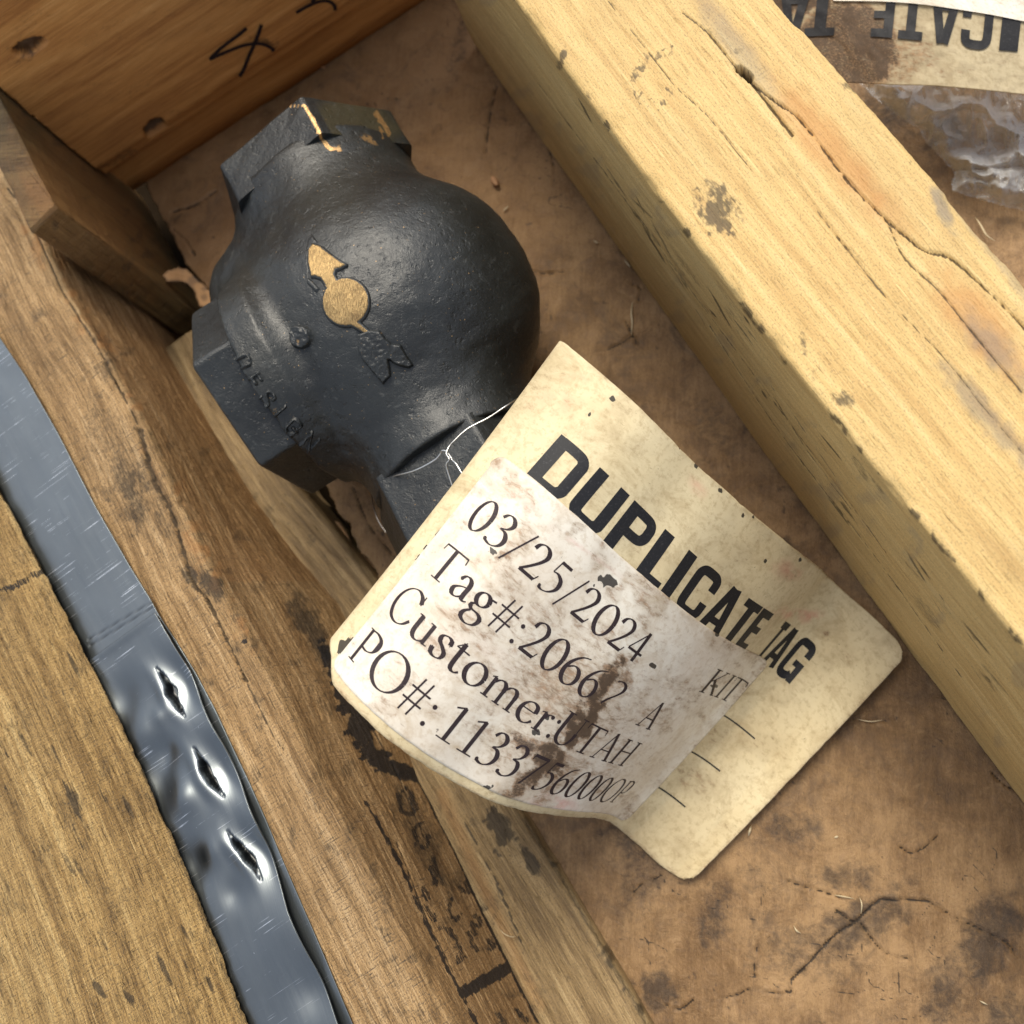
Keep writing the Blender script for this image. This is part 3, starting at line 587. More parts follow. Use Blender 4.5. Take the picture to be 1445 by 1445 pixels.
# --- front timber at the bottom left, over the strap
ZF = .131
fr, inv = frame_for((55, 789), (345, 1445), ZF)
ft = Edge([(-40, 620), (0, 689), (21, 723), (55, 789), (80, 841), (100, 896), (128, 930), (151, 979), (188, 1051), (234, 1160), (279, 1251), (317, 1367), (345, 1445), (400, 1570)], ZF, fr, 3)
probe = up_at(-60, 1100, ZF); s3 = 1 if fr(probe[None])[1][0] > 0 else -1
f_top = lambda t: (ft(t)[0] + s3 * .022, 0 * t + .145)
f_in = lambda t: (ft(t)[0] + s3 * .075, 0 * t + .151)
f_far = lambda t: (ft(t)[0] + s3 * .12, 0 * t + .143)
f_farb = lambda t: (ft(t)[0] + s3 * .12, 0 * t + .1285)
f_edb = lambda t: (ft(t)[0] + s3 * .002, 0 * t + .1285)
def paint_front(px, py, P, Pm, A):
    I = .62 * stroke(px, py, [(-30, 848), (0, 832), (25, 825), (45, 812), (66, 805)], 4.5, 5, 6, 220)
    D = .45 * sstep(.56, .74, fbm(px / 30, py / 60, 221))
    D = np.maximum(D, streaks(px, py, 46, (0, 860, 340, 1440), 62, 6, 34, 1.5, 5, 15) * .8)
    D = np.maximum(D, .9 * streaks(px, py, 8, None, 62, 14, 40, 3, 6, 16, [(75, 1060), (100, 1130), (110, 1170), (50, 1040), (230, 1370), (130, 1400)]))
    D = np.maximum(D, .5 * sstep(12, 0, seg_dist(px, py, [(0, 689), (55, 789), (128, 930), (234, 1160), (345, 1445)])))
    A['ink'][:] = I; A['dirt'][:] = D
front = timber('front_timber', 'front', fr, inv, -.14, .58, [(f_edb, 0, 0), (ft, .003, 1), (f_top, .02, 1), (f_in, .02, 1), (f_far, 0, 0), (f_farb, 0, 0)], ds=.0011, amp=.0007, rough=.0007, seed=55, paint=paint_front, uvo=23.9, chip=.0012)
tag(front, 'rough splintery brown timber in the bottom left corner overlapping the steel strap', 'timber')

# --- upright post in the left corner (stands behind the plank's end)
p1, p2, p3 = up_at(232, 484, -.002), up_at(277, 441, -.002), up_at(176, 256, -.002)
d = p3 - p2; d /= np.linalg.norm(d); w_ = p1 - p2; w_ /= np.linalg.norm(w_)
a0, a1 = p2, p2 + d * np.linalg.norm(p3 - p2); b1, b0 = a1 + w_ * .022, a0 + w_ * .022
def quad_solid(name, mat, corners, z0, z1, step, seed, paint=None, amp=.0008, rr=.002, uvo=0):
    """a timber standing on end: footprint polygon extruded upwards with worn corners"""
    C = np.array([c[:2] for c in corners]); K = len(C); pts = []
    for k in range(K):
        a, b, c = C[k], C[(k + 1) % K], C[(k + 2) % K]; L = np.linalg.norm(b - a); u = (b - a) / L
        m = max(2, int(L / step)); f = np.linspace(0, 1, m)[:, None]; pts.append((a + u * rr) * (1 - f) + (b - u * rr) * f)
        u2 = (c - b) / np.linalg.norm(c - b); f = np.linspace(0, 1, 5)[1:-1, None]
        pts.append((b - u * rr) * (1 - f) ** 2 + 2 * b * f * (1 - f) + (b + u2 * rr) * f ** 2)
    Q = np.concatenate(pts); m = len(Q); zs = np.arange(z0, z1 + step, step); n = len(zs)
    dQ = np.roll(Q, -1, 0) - np.roll(Q, 1, 0); nn = np.stack([dQ[:, 1], -dQ[:, 0]], -1); nn /= np.linalg.norm(nn, axis=1)[:, None]
    if np.sum(Q[:, 0] * np.roll(Q[:, 1], -1) - np.roll(Q[:, 0], -1) * Q[:, 1]) < 0: nn = -nn
    per = np.cumsum(np.linalg.norm(np.diff(Q, axis=0, prepend=Q[:1]), axis=1))
    Z, Pm = np.meshgrid(zs, per, indexing='ij')
    disp = amp * 2 * (fbm(Z * 30, Pm * 30, seed) - .5) + .0004 * (fbm(Z * 700, Pm * 90 + Z * 60, seed + 4, 3) - .5) * 2
    XY = Q[None] + nn[None] * disp[..., None]; P = np.concatenate([XY, Z[..., None]], -1)
    rows = [P]; topc = P[-1].mean(0)
    for s_ in (.96, .6, .3, 0): rows.append((topc + (P[-1] - topc) * s_ + [0, 0, .0012 * (s_ < .97)])[None])
    P = np.concatenate(rows, 0); nr = len(P)
    Zu = np.concatenate([Z] + [Z[-1:] + .01 * k for k in (1, 2, 3, 4)], 0); Pu = np.concatenate([Pm] + [Pm[-1:]] * 4, 0)
    Fc = grid_faces(nr, m, True); v = P.reshape(-1, 3)[Fc[m * (n // 2)]]; fn = np.cross(v[1] - v[0], v[2] - v[0])
    if fn @ (v.mean(0) - P[n // 2].mean(0)) < 0: Fc = Fc[:, ::-1]
    me = new_mesh(name, P.reshape(-1, 3), Fc); UV = np.stack([Zu + uvo, Pu], -1); UV[n:] = P[n:, :, :2] + 9
    uvmap(me, UV)
    if paint:
        px, py = proj(P); A = dict(dirt=0 * px, ink=0 * px, warm=0 * px, blue=0 * px); paint(px, py, P, Pu, A)
        for k_, v_ in A.items():
            if v_.max() > 0: attr(me, k_, v_)
    return link(name, me, M[mat])
def paint_post(px, py, P, Pm, A):
    A['warm'][:] = .5 * blob(px, py, 120, 300, 90, 130, -30, .6); A['dirt'][:] = .5 * sstep(.55, .75, fbm(px / 20, py / 20, 230)) + .9 * blob(px, py, 110, 420, 130, 26, 40, .5) * 0
post = quad_solid('corner_post', 'post', [a0, a1, b1, b0], -.025, .150, .0014, 71, paint_post, uvo=5.5)
tag(post, 'greenish brown upright corner post standing behind the reddish plank', 'wooden post')

# --- upright end board with the handwritten 4
q0, q1 = up_at(141, 243, .05), up_at(520, -7, .05)
d = q1 - q0; d /= np.linalg.norm(d); bk = np.array([-d[1], d[0], 0]); 
if bk[1] < 0: bk = -bk
q_a = q0; q_b = q0 + d * .36
ZE = .27
def build_end_board():
    # grid over the face, bottom edge, lower arris rounded; back is a plain slab
    L = .36; us = np.arange(-.0, L, .0013)
    prof = []                                          # (back offset, z) section going from top back, down the face, under
    prof += [(0.0, z) for z in np.arange(ZE, .056, -.0013)]
    prof += [(.0006, .0535), (.0017, .0515), (.003, .049), (.0035, .0455), (.0042, .042), (.007, .0395), (.012, .0385)] + [(.014, .038), (.0165, .037), (.017, .03), (.0172, .015), (.0175, .001), (.028, .001), (.038, .001), (.038, .05), (.038, ZE), (.019, ZE + .0005)]  # set-back foot added to stop light passing beneath the board
    prof = np.array(prof); n, m = len(us), len(prof)
    U, K = np.meshgrid(us, np.arange(m), indexing='ij'); B = prof[K.astype(int), 0]; Z = prof[K.astype(int), 1]
    U = U + np.where(us[:, None] < .001, .0014 * (fbm(Z * 90, Z * 0, 5) - .5) * 2, 0)
    disp = .0012 * (fbm(U * 16, Z * 25, 77) - .5) + .0004 * (fbm(U * 120, Z * 500, 78) - .5)
    P = q0[None, None] * [1, 1, 0] + U[..., None] * d + (B + disp)[..., None] * bk; P[..., 2] = Z + .0016 * (fbm(U * 40, Z * 0, 79) - .5) * (Z < .07)
    px, py = proj(P)
    hole = [(up_at(0, 0, 0), 0)]
    nd = np.zeros_like(px)
    for k, (cx, cy, rx, ry, an) in enumerate([(41, 66, 21, 10, -18), (219, 181, 15, 10, -25)]):
        r = blob(px, py, cx, cy, rx, ry, an, .22, .35, 8, 240 + k); r = r * (B < .002); nd = np.maximum(nd, r); P += (r * .010)[..., None] * bk
    cen = P.mean(1, keepdims=True) * np.ones((1, m, 1)); P = np.concatenate([cen[:1], P, cen[-1:]], 0)
    pad = lambda A: np.concatenate([A[:1], A, A[-1:]], 0); U, Z, B, px, py, nd = map(pad, (U, Z, B, px, py, nd))
    Fc = grid_faces(n + 2, m, True); v = P.reshape(-1, 3)[Fc[m * 20 + 30]]; fn = np.cross(v[1] - v[0], v[2] - v[0])
    if fn @ bk > 0: Fc = Fc[:, ::-1]
    me = new_mesh('end_board', P.reshape(-1, 3), Fc); uvmap(me, np.stack([U + 40, Z * 1.0 + B], -1))
    D = np.maximum(nd * 1.2, .8 * blob(px, py, 38, 78, 30, 8, -30, .5, .6, 8, 250) * .6); D = np.maximum(D, .35 * sstep(.6, .75, fbm(px / 40, py / 20, 251)))
    D = np.maximum(D, .6 * blob(px, py, 372, 60, 22, 7, 15, .6, .7, 8, 252)); D = np.maximum(D, .5 * blob(px, py, 165, 225, 40, 8, -30, .6, .7))
    attr(me, 'dirt', D); attr(me, 'warm', .25 * sstep(.5, .7, fbm(px / 60, py / 30, 253)))
    o = link('end_board', me, M['orange']); return tag(o, 'orange pine end board with two nail holes and a handwritten marker 4, upper left', 'board')
endb = build_end_board()
def plane_hit(px, py, p, n, off=0):
    w = ray(px, py); t = ((p - CAMP) @ n + off) / (w @ n); return CAMP + t[..., None] * w
# ------------------------------------------------------------------ black cast valve
VC = up_at(533, 441, .085)                          # centre of the ball
fa = up_at(405, 205, .085) - VC; fa[2] = 0; fa /= np.linalg.norm(fa)       # flow axis, towards the upper left port
fb = np.array([-fa[1], fa[0], 0.])                                          # bonnet axis, towards the lower left
fz = np.array([0, 0, 1.])
def loc2w(a, b, z): return VC + np.asarray(a)[..., None] * fa + np.asarray(b)[..., None] * fb + np.asarray(z)[..., None] * fz
def smin(a, b, k):
    h = np.clip(.5 + .5 * (b - a) / k, 0, 1); return b * (1 - h) + a * h - k * h * (1 - h)
def surface_nets(D, org, h):
    nx, ny, nz = D.shape; s = D < 0
    acc = np.zeros((nx - 1, ny - 1, nz - 1, 3)); cnt = np.zeros((nx - 1, ny - 1, nz - 1))
    offs = [(i, j, k) for i in (0, 1) for j in (0, 1) for k in (0, 1)]
    def sub(A, o): return A[o[0]:nx - 1 + o[0], o[1]:ny - 1 + o[1], o[2]:nz - 1 + o[2]]
    for o in offs:
        for ax in range(3):
            if o[ax]: continue
            p = list(o); p[ax] = 1; d0, d1 = sub(D, o), sub(D, p); c = sub(s, o) != sub(s, p)
            t = np.where(c, d0 / np.where(d0 - d1 == 0, 1, d0 - d1), 0)
            for q in range(3): acc[..., q] += np.where(c, o[q] + (t if q == ax else 0), 0)
            cnt += c
    act = cnt > 0; idx = -np.ones(act.shape, int); idx[act] = np.arange(act.sum())
    I = np.stack(np.nonzero(act), -1); V = org + h * (I + acc[act] / cnt[act][:, None])
    Fs = []
    for ax in range(3):
        a, b = [(1, 2), (2, 0), (0, 1)][ax]
        sl0 = [slice(1, -1)] * 3; sl0[ax] = slice(0, -1); sl1 = list(sl0); sl1[ax] = slice(1, None)
        c = s[tuple(sl0)] != s[tuple(sl1)]; pos = np.stack(np.nonzero(c), -1); inn = s[tuple(sl0)][c]
        pos[:, a] += 1; pos[:, b] += 1
        def g(da, db):
            q = pos.copy(); q[:, a] -= da; q[:, b] -= db; return idx[q[:, 0], q[:, 1], q[:, 2]]
        f = np.stack([g(1, 1), g(0, 1), g(0, 0), g(1, 0)], -1); f[~inn] = f[~inn][:, ::-1]; Fs.append(f)
    Fa = np.concatenate(Fs); return V, Fa[(Fa >= 0).all(1)]
AC, ZC = -.018, .013                                # collar axis offset along the flow axis, and in height
def build_body():
    h = .0018; A = np.arange(-.135, .135, h); B = np.arange(-.11, .115, h); Z = np.arange(-.088, .10, h)
    a, b, z = np.meshgrid(A, B, Z, indexing='ij')
    r = np.sqrt(((a + .013) / .091) ** 2 + ((b + .000) / .096) ** 2 + (z / .081) ** 2); d = (r - 1) * .088
    ra = np.hypot(b, z + .004)
    ra = np.where(a > 0, np.hypot(b + .0055 * sstep(0, .06, a), z + .001), ra)
    cyl = np.maximum(ra - .0545 - .0055 * sstep(0, .06, a), np.abs(a + .012) - .104); d = smin(d, cyl, .017)
    lob = np.sqrt(((a - .050) / .040) ** 2 + ((b - .058) / .036) ** 2 + ((z + .010) / .052) ** 2) - 1; d = smin(d, lob * .04, .020)
    rc = np.hypot(a - AC, z - ZC)
    col = np.maximum(rc - (.0675 - .05 * (np.maximum(b, .050) - .06) - .75 * np.maximum(.050 - b, 0)), np.maximum(b - .068, -.02 - b)); d = smin(d, col, .007)
    groove = np.abs(np.hypot(rc - .079, b - .052)) - .010; d = np.maximum(d, -groove * .6 - .004 + 0 * d) if False else d
    wx = fbm(a * 45 + z * 31, b * 45 - z * 27, 9, 3) - .5; d = d + .0022 * wx + .0007 * (fbm(a * 160 + z * 90, b * 160 - z * 120, 12, 3) - .5)
    V, Fc = surface_nets(d, np.array([A[0], B[0], Z[0]]), h)
    return loc2w(V[:, 0], V[:, 1], V[:, 2]), Fc
Vb, Fb = build_body()
valve = thing('check_valve', 'black painted cast metal valve with a bronze arrow, lying inside the crate', 'valve', VC * [1, 1, 0])
WEAR = [([(430, 150), (440, 166), (452, 190), (463, 209), (480, 211)], 2.6), ([(400, 150), (428, 149)], 1.5), ([(531, 160), (543, 178), (549, 190)], 3.5), ([(536, 178), (541, 196)], 1.6)]
def wear_paint(px, py):
    w = np.zeros_like(px)
    for p, t in WEAR: w = np.maximum(w, stroke(px, py, p, t, 2.4, 3, 301))
    w = np.maximum(w, .55 * blob(px, py, 520, 196, 22, 8, 40, .8) + .42 * blob(px, py, 478, 205, 20, 6, 5, .8))
    w = np.maximum(w, .50 * blob(px, py, 387, 580, 12, 8, 30, .9)); w = np.maximum(w, .45 * blob(px, py, 424, 477, 13, 11, 0, .9))
    w = np.maximum(w, .42 * blob(px, py, 662, 455, 5, 12, 10, .9)); w = np.maximum(w, .40 * blob(px, py, 435, 265, 26, 14, 0, 1.0)); w = np.maximum(w, .44 * blob(px, py, 347, 508, 4, 8, -20, .8))
    return w
me = new_mesh('valve_body', Vb, Fb[:, ::-1] if False else Fb)
px, py = proj(Vb); attr(me, 'wear', wear_paint(px, py)); attr(me, 'olive', np.clip(.45 * blob(px, py, 470, 280, 60, 60, 0, .9) + .4 * blob(px, py, 360, 460, 60, 90, 0, .9), 0, 1) * .5)
body = link('valve_body', me, M['cast'], valve)
# outward check
vv = Vb[Fb[100]]; nn_ = np.cross(vv[1] - vv[0], vv[2] - vv[0]); 
if nn_ @ (vv.mean(0) - VC) < 0: me.flip_normals()

def hexprism(name, axis, side, a0, a1, R, c_off, zc, rot=0, R1=None, label=None, bev=.0022, step=.0020):
    """solid hexagonal boss: rings along the axis, rounded ends, worn edges, a bored opening at the outer end"""
    R1 = R1 or R; sg = 1 if a1 > a0 else -1
    K = 6; ang = np.radians(rot + 30 + 60 * np.arange(K)); C = np.stack([np.sin(ang), np.cos(ang)], -1)
    pts = []
    for k in range(K):
        a, b, c = C[k], C[(k + 1) % K], C[(k + 2) % K]; m = int(R / step); rr = .035
        f = np.linspace(rr, 1 - rr, m)[:, None]; pts.append(a * (1 - f) + b * f)
        for t in (.25, .5, .75): p0 = b + (a - b) * rr; p1 = b + (c - b) * rr; pts.append((p0 * (1 - t) ** 2 + 2 * b * t * (1 - t) + p1 * t * t)[None])
    Q = np.concatenate(pts); m = len(Q); L = abs(a1 - a0); n = int(L / step)
    xs = [0] + list(np.linspace(0, L - bev, n)) + [L - bev * .6, L - bev * .25, L, L, L - .012]; sc = [0] + list(np.ones(n)) + [.992, .98, .965, .70, .66]
    xs += [L - .03]; sc += [.62]; xs += [L - .03]; sc += [0]
    xs, sc = np.array(xs), np.array(sc); Rr = (R + (R1 - R) * xs / L) * sc
    X = a0 + sg * xs
    y = Q[:, 0][None] * Rr[:, None]; z = Q[:, 1][None] * Rr[:, None]; x = X[:, None] + 0 * y
    circ = np.where((np.arange(len(xs)) > n + 3)[:, None], 1, 0); ph = np.arctan2(Q[:, 0], Q[:, 1])[None]
    y = np.where(circ, Rr[:, None] * np.sin(ph), y); z = np.where(circ, Rr[:, None] * np.cos(ph), z)
    nz = .0009 * (fbm(x * 60 + y * 30, z * 60 + y * 40, 15, 3) - .5); y = y * (1 + nz / R * 2); z = z * (1 + nz / R * 2)
    other = fb if axis is fa else fa
    P = VC + x[..., None] * axis + (y + c_off)[..., None] * other + (z + zc)[..., None] * fz
    Fc = grid_faces(len(xs), m, True); v = P.reshape(-1, 3)[Fc[m * 3 + 2]]; fn = np.cross(v[1] - v[0], v[2] - v[0])
    if fn @ (v.mean(0) - P[3].mean(0)) < 0: Fc = Fc[:, ::-1]
    me = new_mesh(name, P.reshape(-1, 3), Fc, False); px, py = proj(P); attr(me, 'wear', wear_paint(px, py))
    return me, px, py, P
me, px, py, P = hexprism('port_hex', fa, 1, .084, .1165, .0655, -.0056, -.001, rot=8.5)
attr(me, 'olive', np.clip(1.0 * blob(px, py, 500, 178, 62, 38, 10, .25, .15), 0, 1) * (((P - VC) @ fb) < -.034)); o = link('port_hex', me, M['cast'], valve)
me, px, py, P = hexprism('port_hex', fa, -1, -.112, -.158, .063, 0.0, -.012, rot=8.5); link('port_hex', me, M['cast'], valve)
me, px, py, P = hexprism('bonnet_cap', fb, 1, .056, .093, .0645, -.0179, .0150, rot=-29.3)
link('bonnet_cap', me, M['cast'], valve)

dg_bvh = BVHTree.FromPolygons([tuple(v) for v in Vb.tolist()], [tuple(f) for f in Fb.tolist()])
def cast(px, py):
    w = ray(px, py); sh = w.shape[:-1]; w = w.reshape(-1, 3); P = np.full(w.shape, np.nan); Nn = np.full(w.shape, np.nan); o = Vector(CAMP)
    for i, v in enumerate(w):
        h = dg_bvh.ray_cast(o, Vector(v))
        if h[0] is not None:
            n = h[1] if h[1].dot(Vector(v)) < 0 else -h[1]; P[i] = h[0]; Nn[i] = n
    return P.reshape(*sh, 3), Nn.reshape(*sh, 3)
def relief(name, sdf, box, mat, h=.0012, soft=2.2, step=1.3, sink=.0006, cut=3.0, attrs=None, label=None, nz=.0):
    xs = np.arange(box[0], box[2], step); ys = np.arange(box[1], box[3], step); X, Y = np.meshgrid(xs, ys, indexing='ij')
    d = sdf(X, Y); need = d < cut + 2
    P = np.full((*X.shape, 3), np.nan); N_ = P.copy(); P[need], N_[need] = cast(X[need], Y[need])
    # smooth the normals a little
    ok = ~np.isnan(P[..., 0])
    hh = (h + sink) * sstep(soft * .5, -soft, d) - sink + nz * (fbm(X / 4, Y / 4, 5) - .5) * (d < 0)
    Q = P + N_ * hh[..., None]; n, m = X.shape; Fc = grid_faces(n, m); kv = (ok & (d < cut)).ravel(); Fc = Fc[kv[Fc].all(1)]
    used = np.zeros(n * m, bool); used[Fc.ravel()] = True; idx = np.cumsum(used) - 1
    me = new_mesh(name, Q.reshape(-1, 3)[used], idx[Fc])
    if attrs:
        for k, f in attrs.items(): attr(me, k, f(X, Y, d).ravel()[used])
    o = link(name, me, M[mat], valve)
    if label: o['label'] = label
    return o
HEAD = [(443, 346), (454, 350), (466, 360), (477, 368), (489, 375), (482, 379), (474, 382), (472, 388), (475, 395), (490, 394), (507, 393), (516, 401), (521, 413), (522, 430), (520, 443), (514, 456), (513, 461), (520, 467), (532, 475), (520, 473), (507, 465), (495, 463), (478, 455), (463, 444), (456, 432), (455, 421), (462, 413), (461, 404), (455, 394), (446, 391), (441, 391), (437, 372), (437, 355)]
HEADP = HEAD[:9] + [(480, 404), (462, 408)] + HEAD[-6:]
NECK = [(500, 450), (513, 461), (520, 467), (532, 475), (520, 473), (507, 465), (490, 455)]
def sdf_arrow(x, y): return np.minimum(np.minimum(sdf_poly(x, y, HEADP), sdf_poly(x, y, NECK)), np.hypot((x - 489) / 1.0, (y - 427) / 1.03) - 32)
relief('arrow_casting', lambda x, y: sdf_arrow(x, y) - 3.0, (430, 326, 545, 484), 'cast', h=.0016, soft=2.5)
relief('arrow_face', lambda x, y: sdf_arrow(x, y) + 1.6 * (fbm(x / 3, y / 3, 6) - .3), (432, 340, 540, 482), 'brass', h=.00195, soft=.8, step=.8, cut=.6, sink=-.0012, label='scraped bare bronze arrow face')
TIP = [(441, 331), (449, 342), (440, 352), (434, 368), (436, 392), (443, 398), (452, 408), (447, 414), (433, 400), (431, 360), (434, 340)]
relief('arrow_tip', lambda x, y: sdf_poly(x, y, TIP), (425, 322, 460, 420), 'cast', h=.0011, soft=2.5)
TAIL = [(508, 470), (520, 466), (536, 466), (545, 478), (552, 484), (566, 486), (572, 498), (584, 516), (577, 520), (565, 517), (555, 513), (549, 508), (551, 518), (552, 530), (541, 543), (532, 532), (522, 520), (512, 508), (505, 492)]
relief('arrow_tail', lambda x, y: sdf_poly(x, y, TAIL) + .9 * (fbm(x / 4, y / 4, 8) - .5), (498, 455, 592, 550), 'cast', h=.0026, soft=3.0, attrs={'wear': lambda x, y, d: .47 * np.exp(-np.hypot(x - 511, y - 484) / 9) + .45 * np.exp(-np.hypot(x - 538, y - 470) / 7)}, nz=.0012)
relief('casting_boss', lambda x, y: np.hypot((x - 425) / 1.0, (y - 476) / 1.05) - 16 + 2.5 * (fbm(x / 6, y / 6, 4) - .5), (400, 450, 448, 500), 'cast', h=.0034, soft=3, nz=.0016, attrs={'wear': lambda x, y, d: .55 * np.exp(-np.hypot(x - 424, y - 482) / 11) + .5 * np.exp(-np.hypot(x - 435, y - 460) / 4)})
relief('paint_flake', lambda x, y: sdf_poly(x, y, [(352, 580), (372, 571), (388, 573), (397, 584), (405, 602), (392, 608), (376, 600), (362, 592)]) * 1.0, (345, 562, 412, 615), 'cast', h=.0006, soft=3, attrs={'wear': lambda x, y, d: .47 * sstep(2, -4, d)}) if False else None

# ------------------------------------------------------------------ glyphs
def oval(cx, cy, rx, ry, n=20, tilt=0):
    t = np.linspace(0, 2 * np.pi, n + 1); return [(cx + rx * math.cos(a) + tilt * ry * math.sin(a), cy + ry * math.sin(a)) for a in t]
# heavy condensed capitals, cap height 1: (advance, [(centre line, stroke width, curved?)])
SANS = {
 'D': (.77, [([(.11, 0), (.11, 1)], .22), ([(.1, .91), (.36, .91), (.5, .89), (.57, .80), (.575, .7), (.575, .3), (.57, .2), (.5, .11), (.36, .09), (.1, .09)], .19)]),
 'U': (.80, [([(.11, 1), (.11, .28), (.125, .16), (.2, .09), (.345, .08), (.49, .09), (.565, .16), (.58, .28), (.58, 1)], .205)]),
 'P': (.75, [([(.11, 0), (.11, 1)], .22), ([(.1, .91), (.36, .91), (.5, .89), (.56, .8), (.565, .7), (.56, .6), (.5, .5), (.36, .475), (.1, .475)], .18)]),
 'L': (.56, [([(.11, 0), (.11, 1)], .22), ([(.1, .09), (.5, .09)], .18)]),
 'I': (.37, [([(.12, 0), (.12, 1)], .23)]),
 'C': (.74, [([(.58, .64), (.58, .78), (.565, .86), (.49, .92), (.345, .93), (.2, .92), (.125, .84), (.11, .7), (.11, .3), (.125, .16), (.2, .08), (.345, .07), (.49, .08), (.565, .15), (.58, .24), (.58, .38)], .19)]),
 'A': (.72, [([(.10, 0), (.30, 1)], .19), ([(.57, 0), (.37, 1)], .19), ([(.15, .24), (.52, .24)], .14)]),
 'T': (.60, [([(0, .91), (.56, .91)], .18), ([(.28, 0), (.28, .95)], .22)]),
 'E': (.56, [([(.11, 0), (.11, 1)], .22), ([(.1, .91), (.5, .91)], .18), ([(.1, .52), (.47, .52)], .16), ([(.1, .09), (.5, .09)], .18)]),
 'G': (.75, [([(.58, .66), (.58, .78), (.565, .86), (.49, .92), (.345, .93), (.2, .92), (.125, .84), (.11, .7), (.11, .3), (.125, .16), (.2, .08), (.32, .07), (.43, .1), (.5, .17)], .19), ([(.58, 0), (.58, .5)], .17), ([(.36, .43), (.66, .43)], .15)]),
 'S': (.7, [([(.57, .7), (.56, .85), (.45, .93), (.25, .93), (.12, .84), (.12, .66), (.3, .52), (.5, .42), (.58, .3), (.56, .14), (.42, .07), (.24, .07), (.12, .16), (.11, .3)], .18)]),
 'N': (.76, [([(.1, 0), (.1, 1)], .18), ([(.58, 0), (.58, 1)], .18), ([(.1, .98), (.58, .02)], .18)]),
 ' ': (.36, []),
}
TK, TN = .082, .022
def sf(x0, x1, y): return ('l', [(x0, y), (x1, y)], .022)
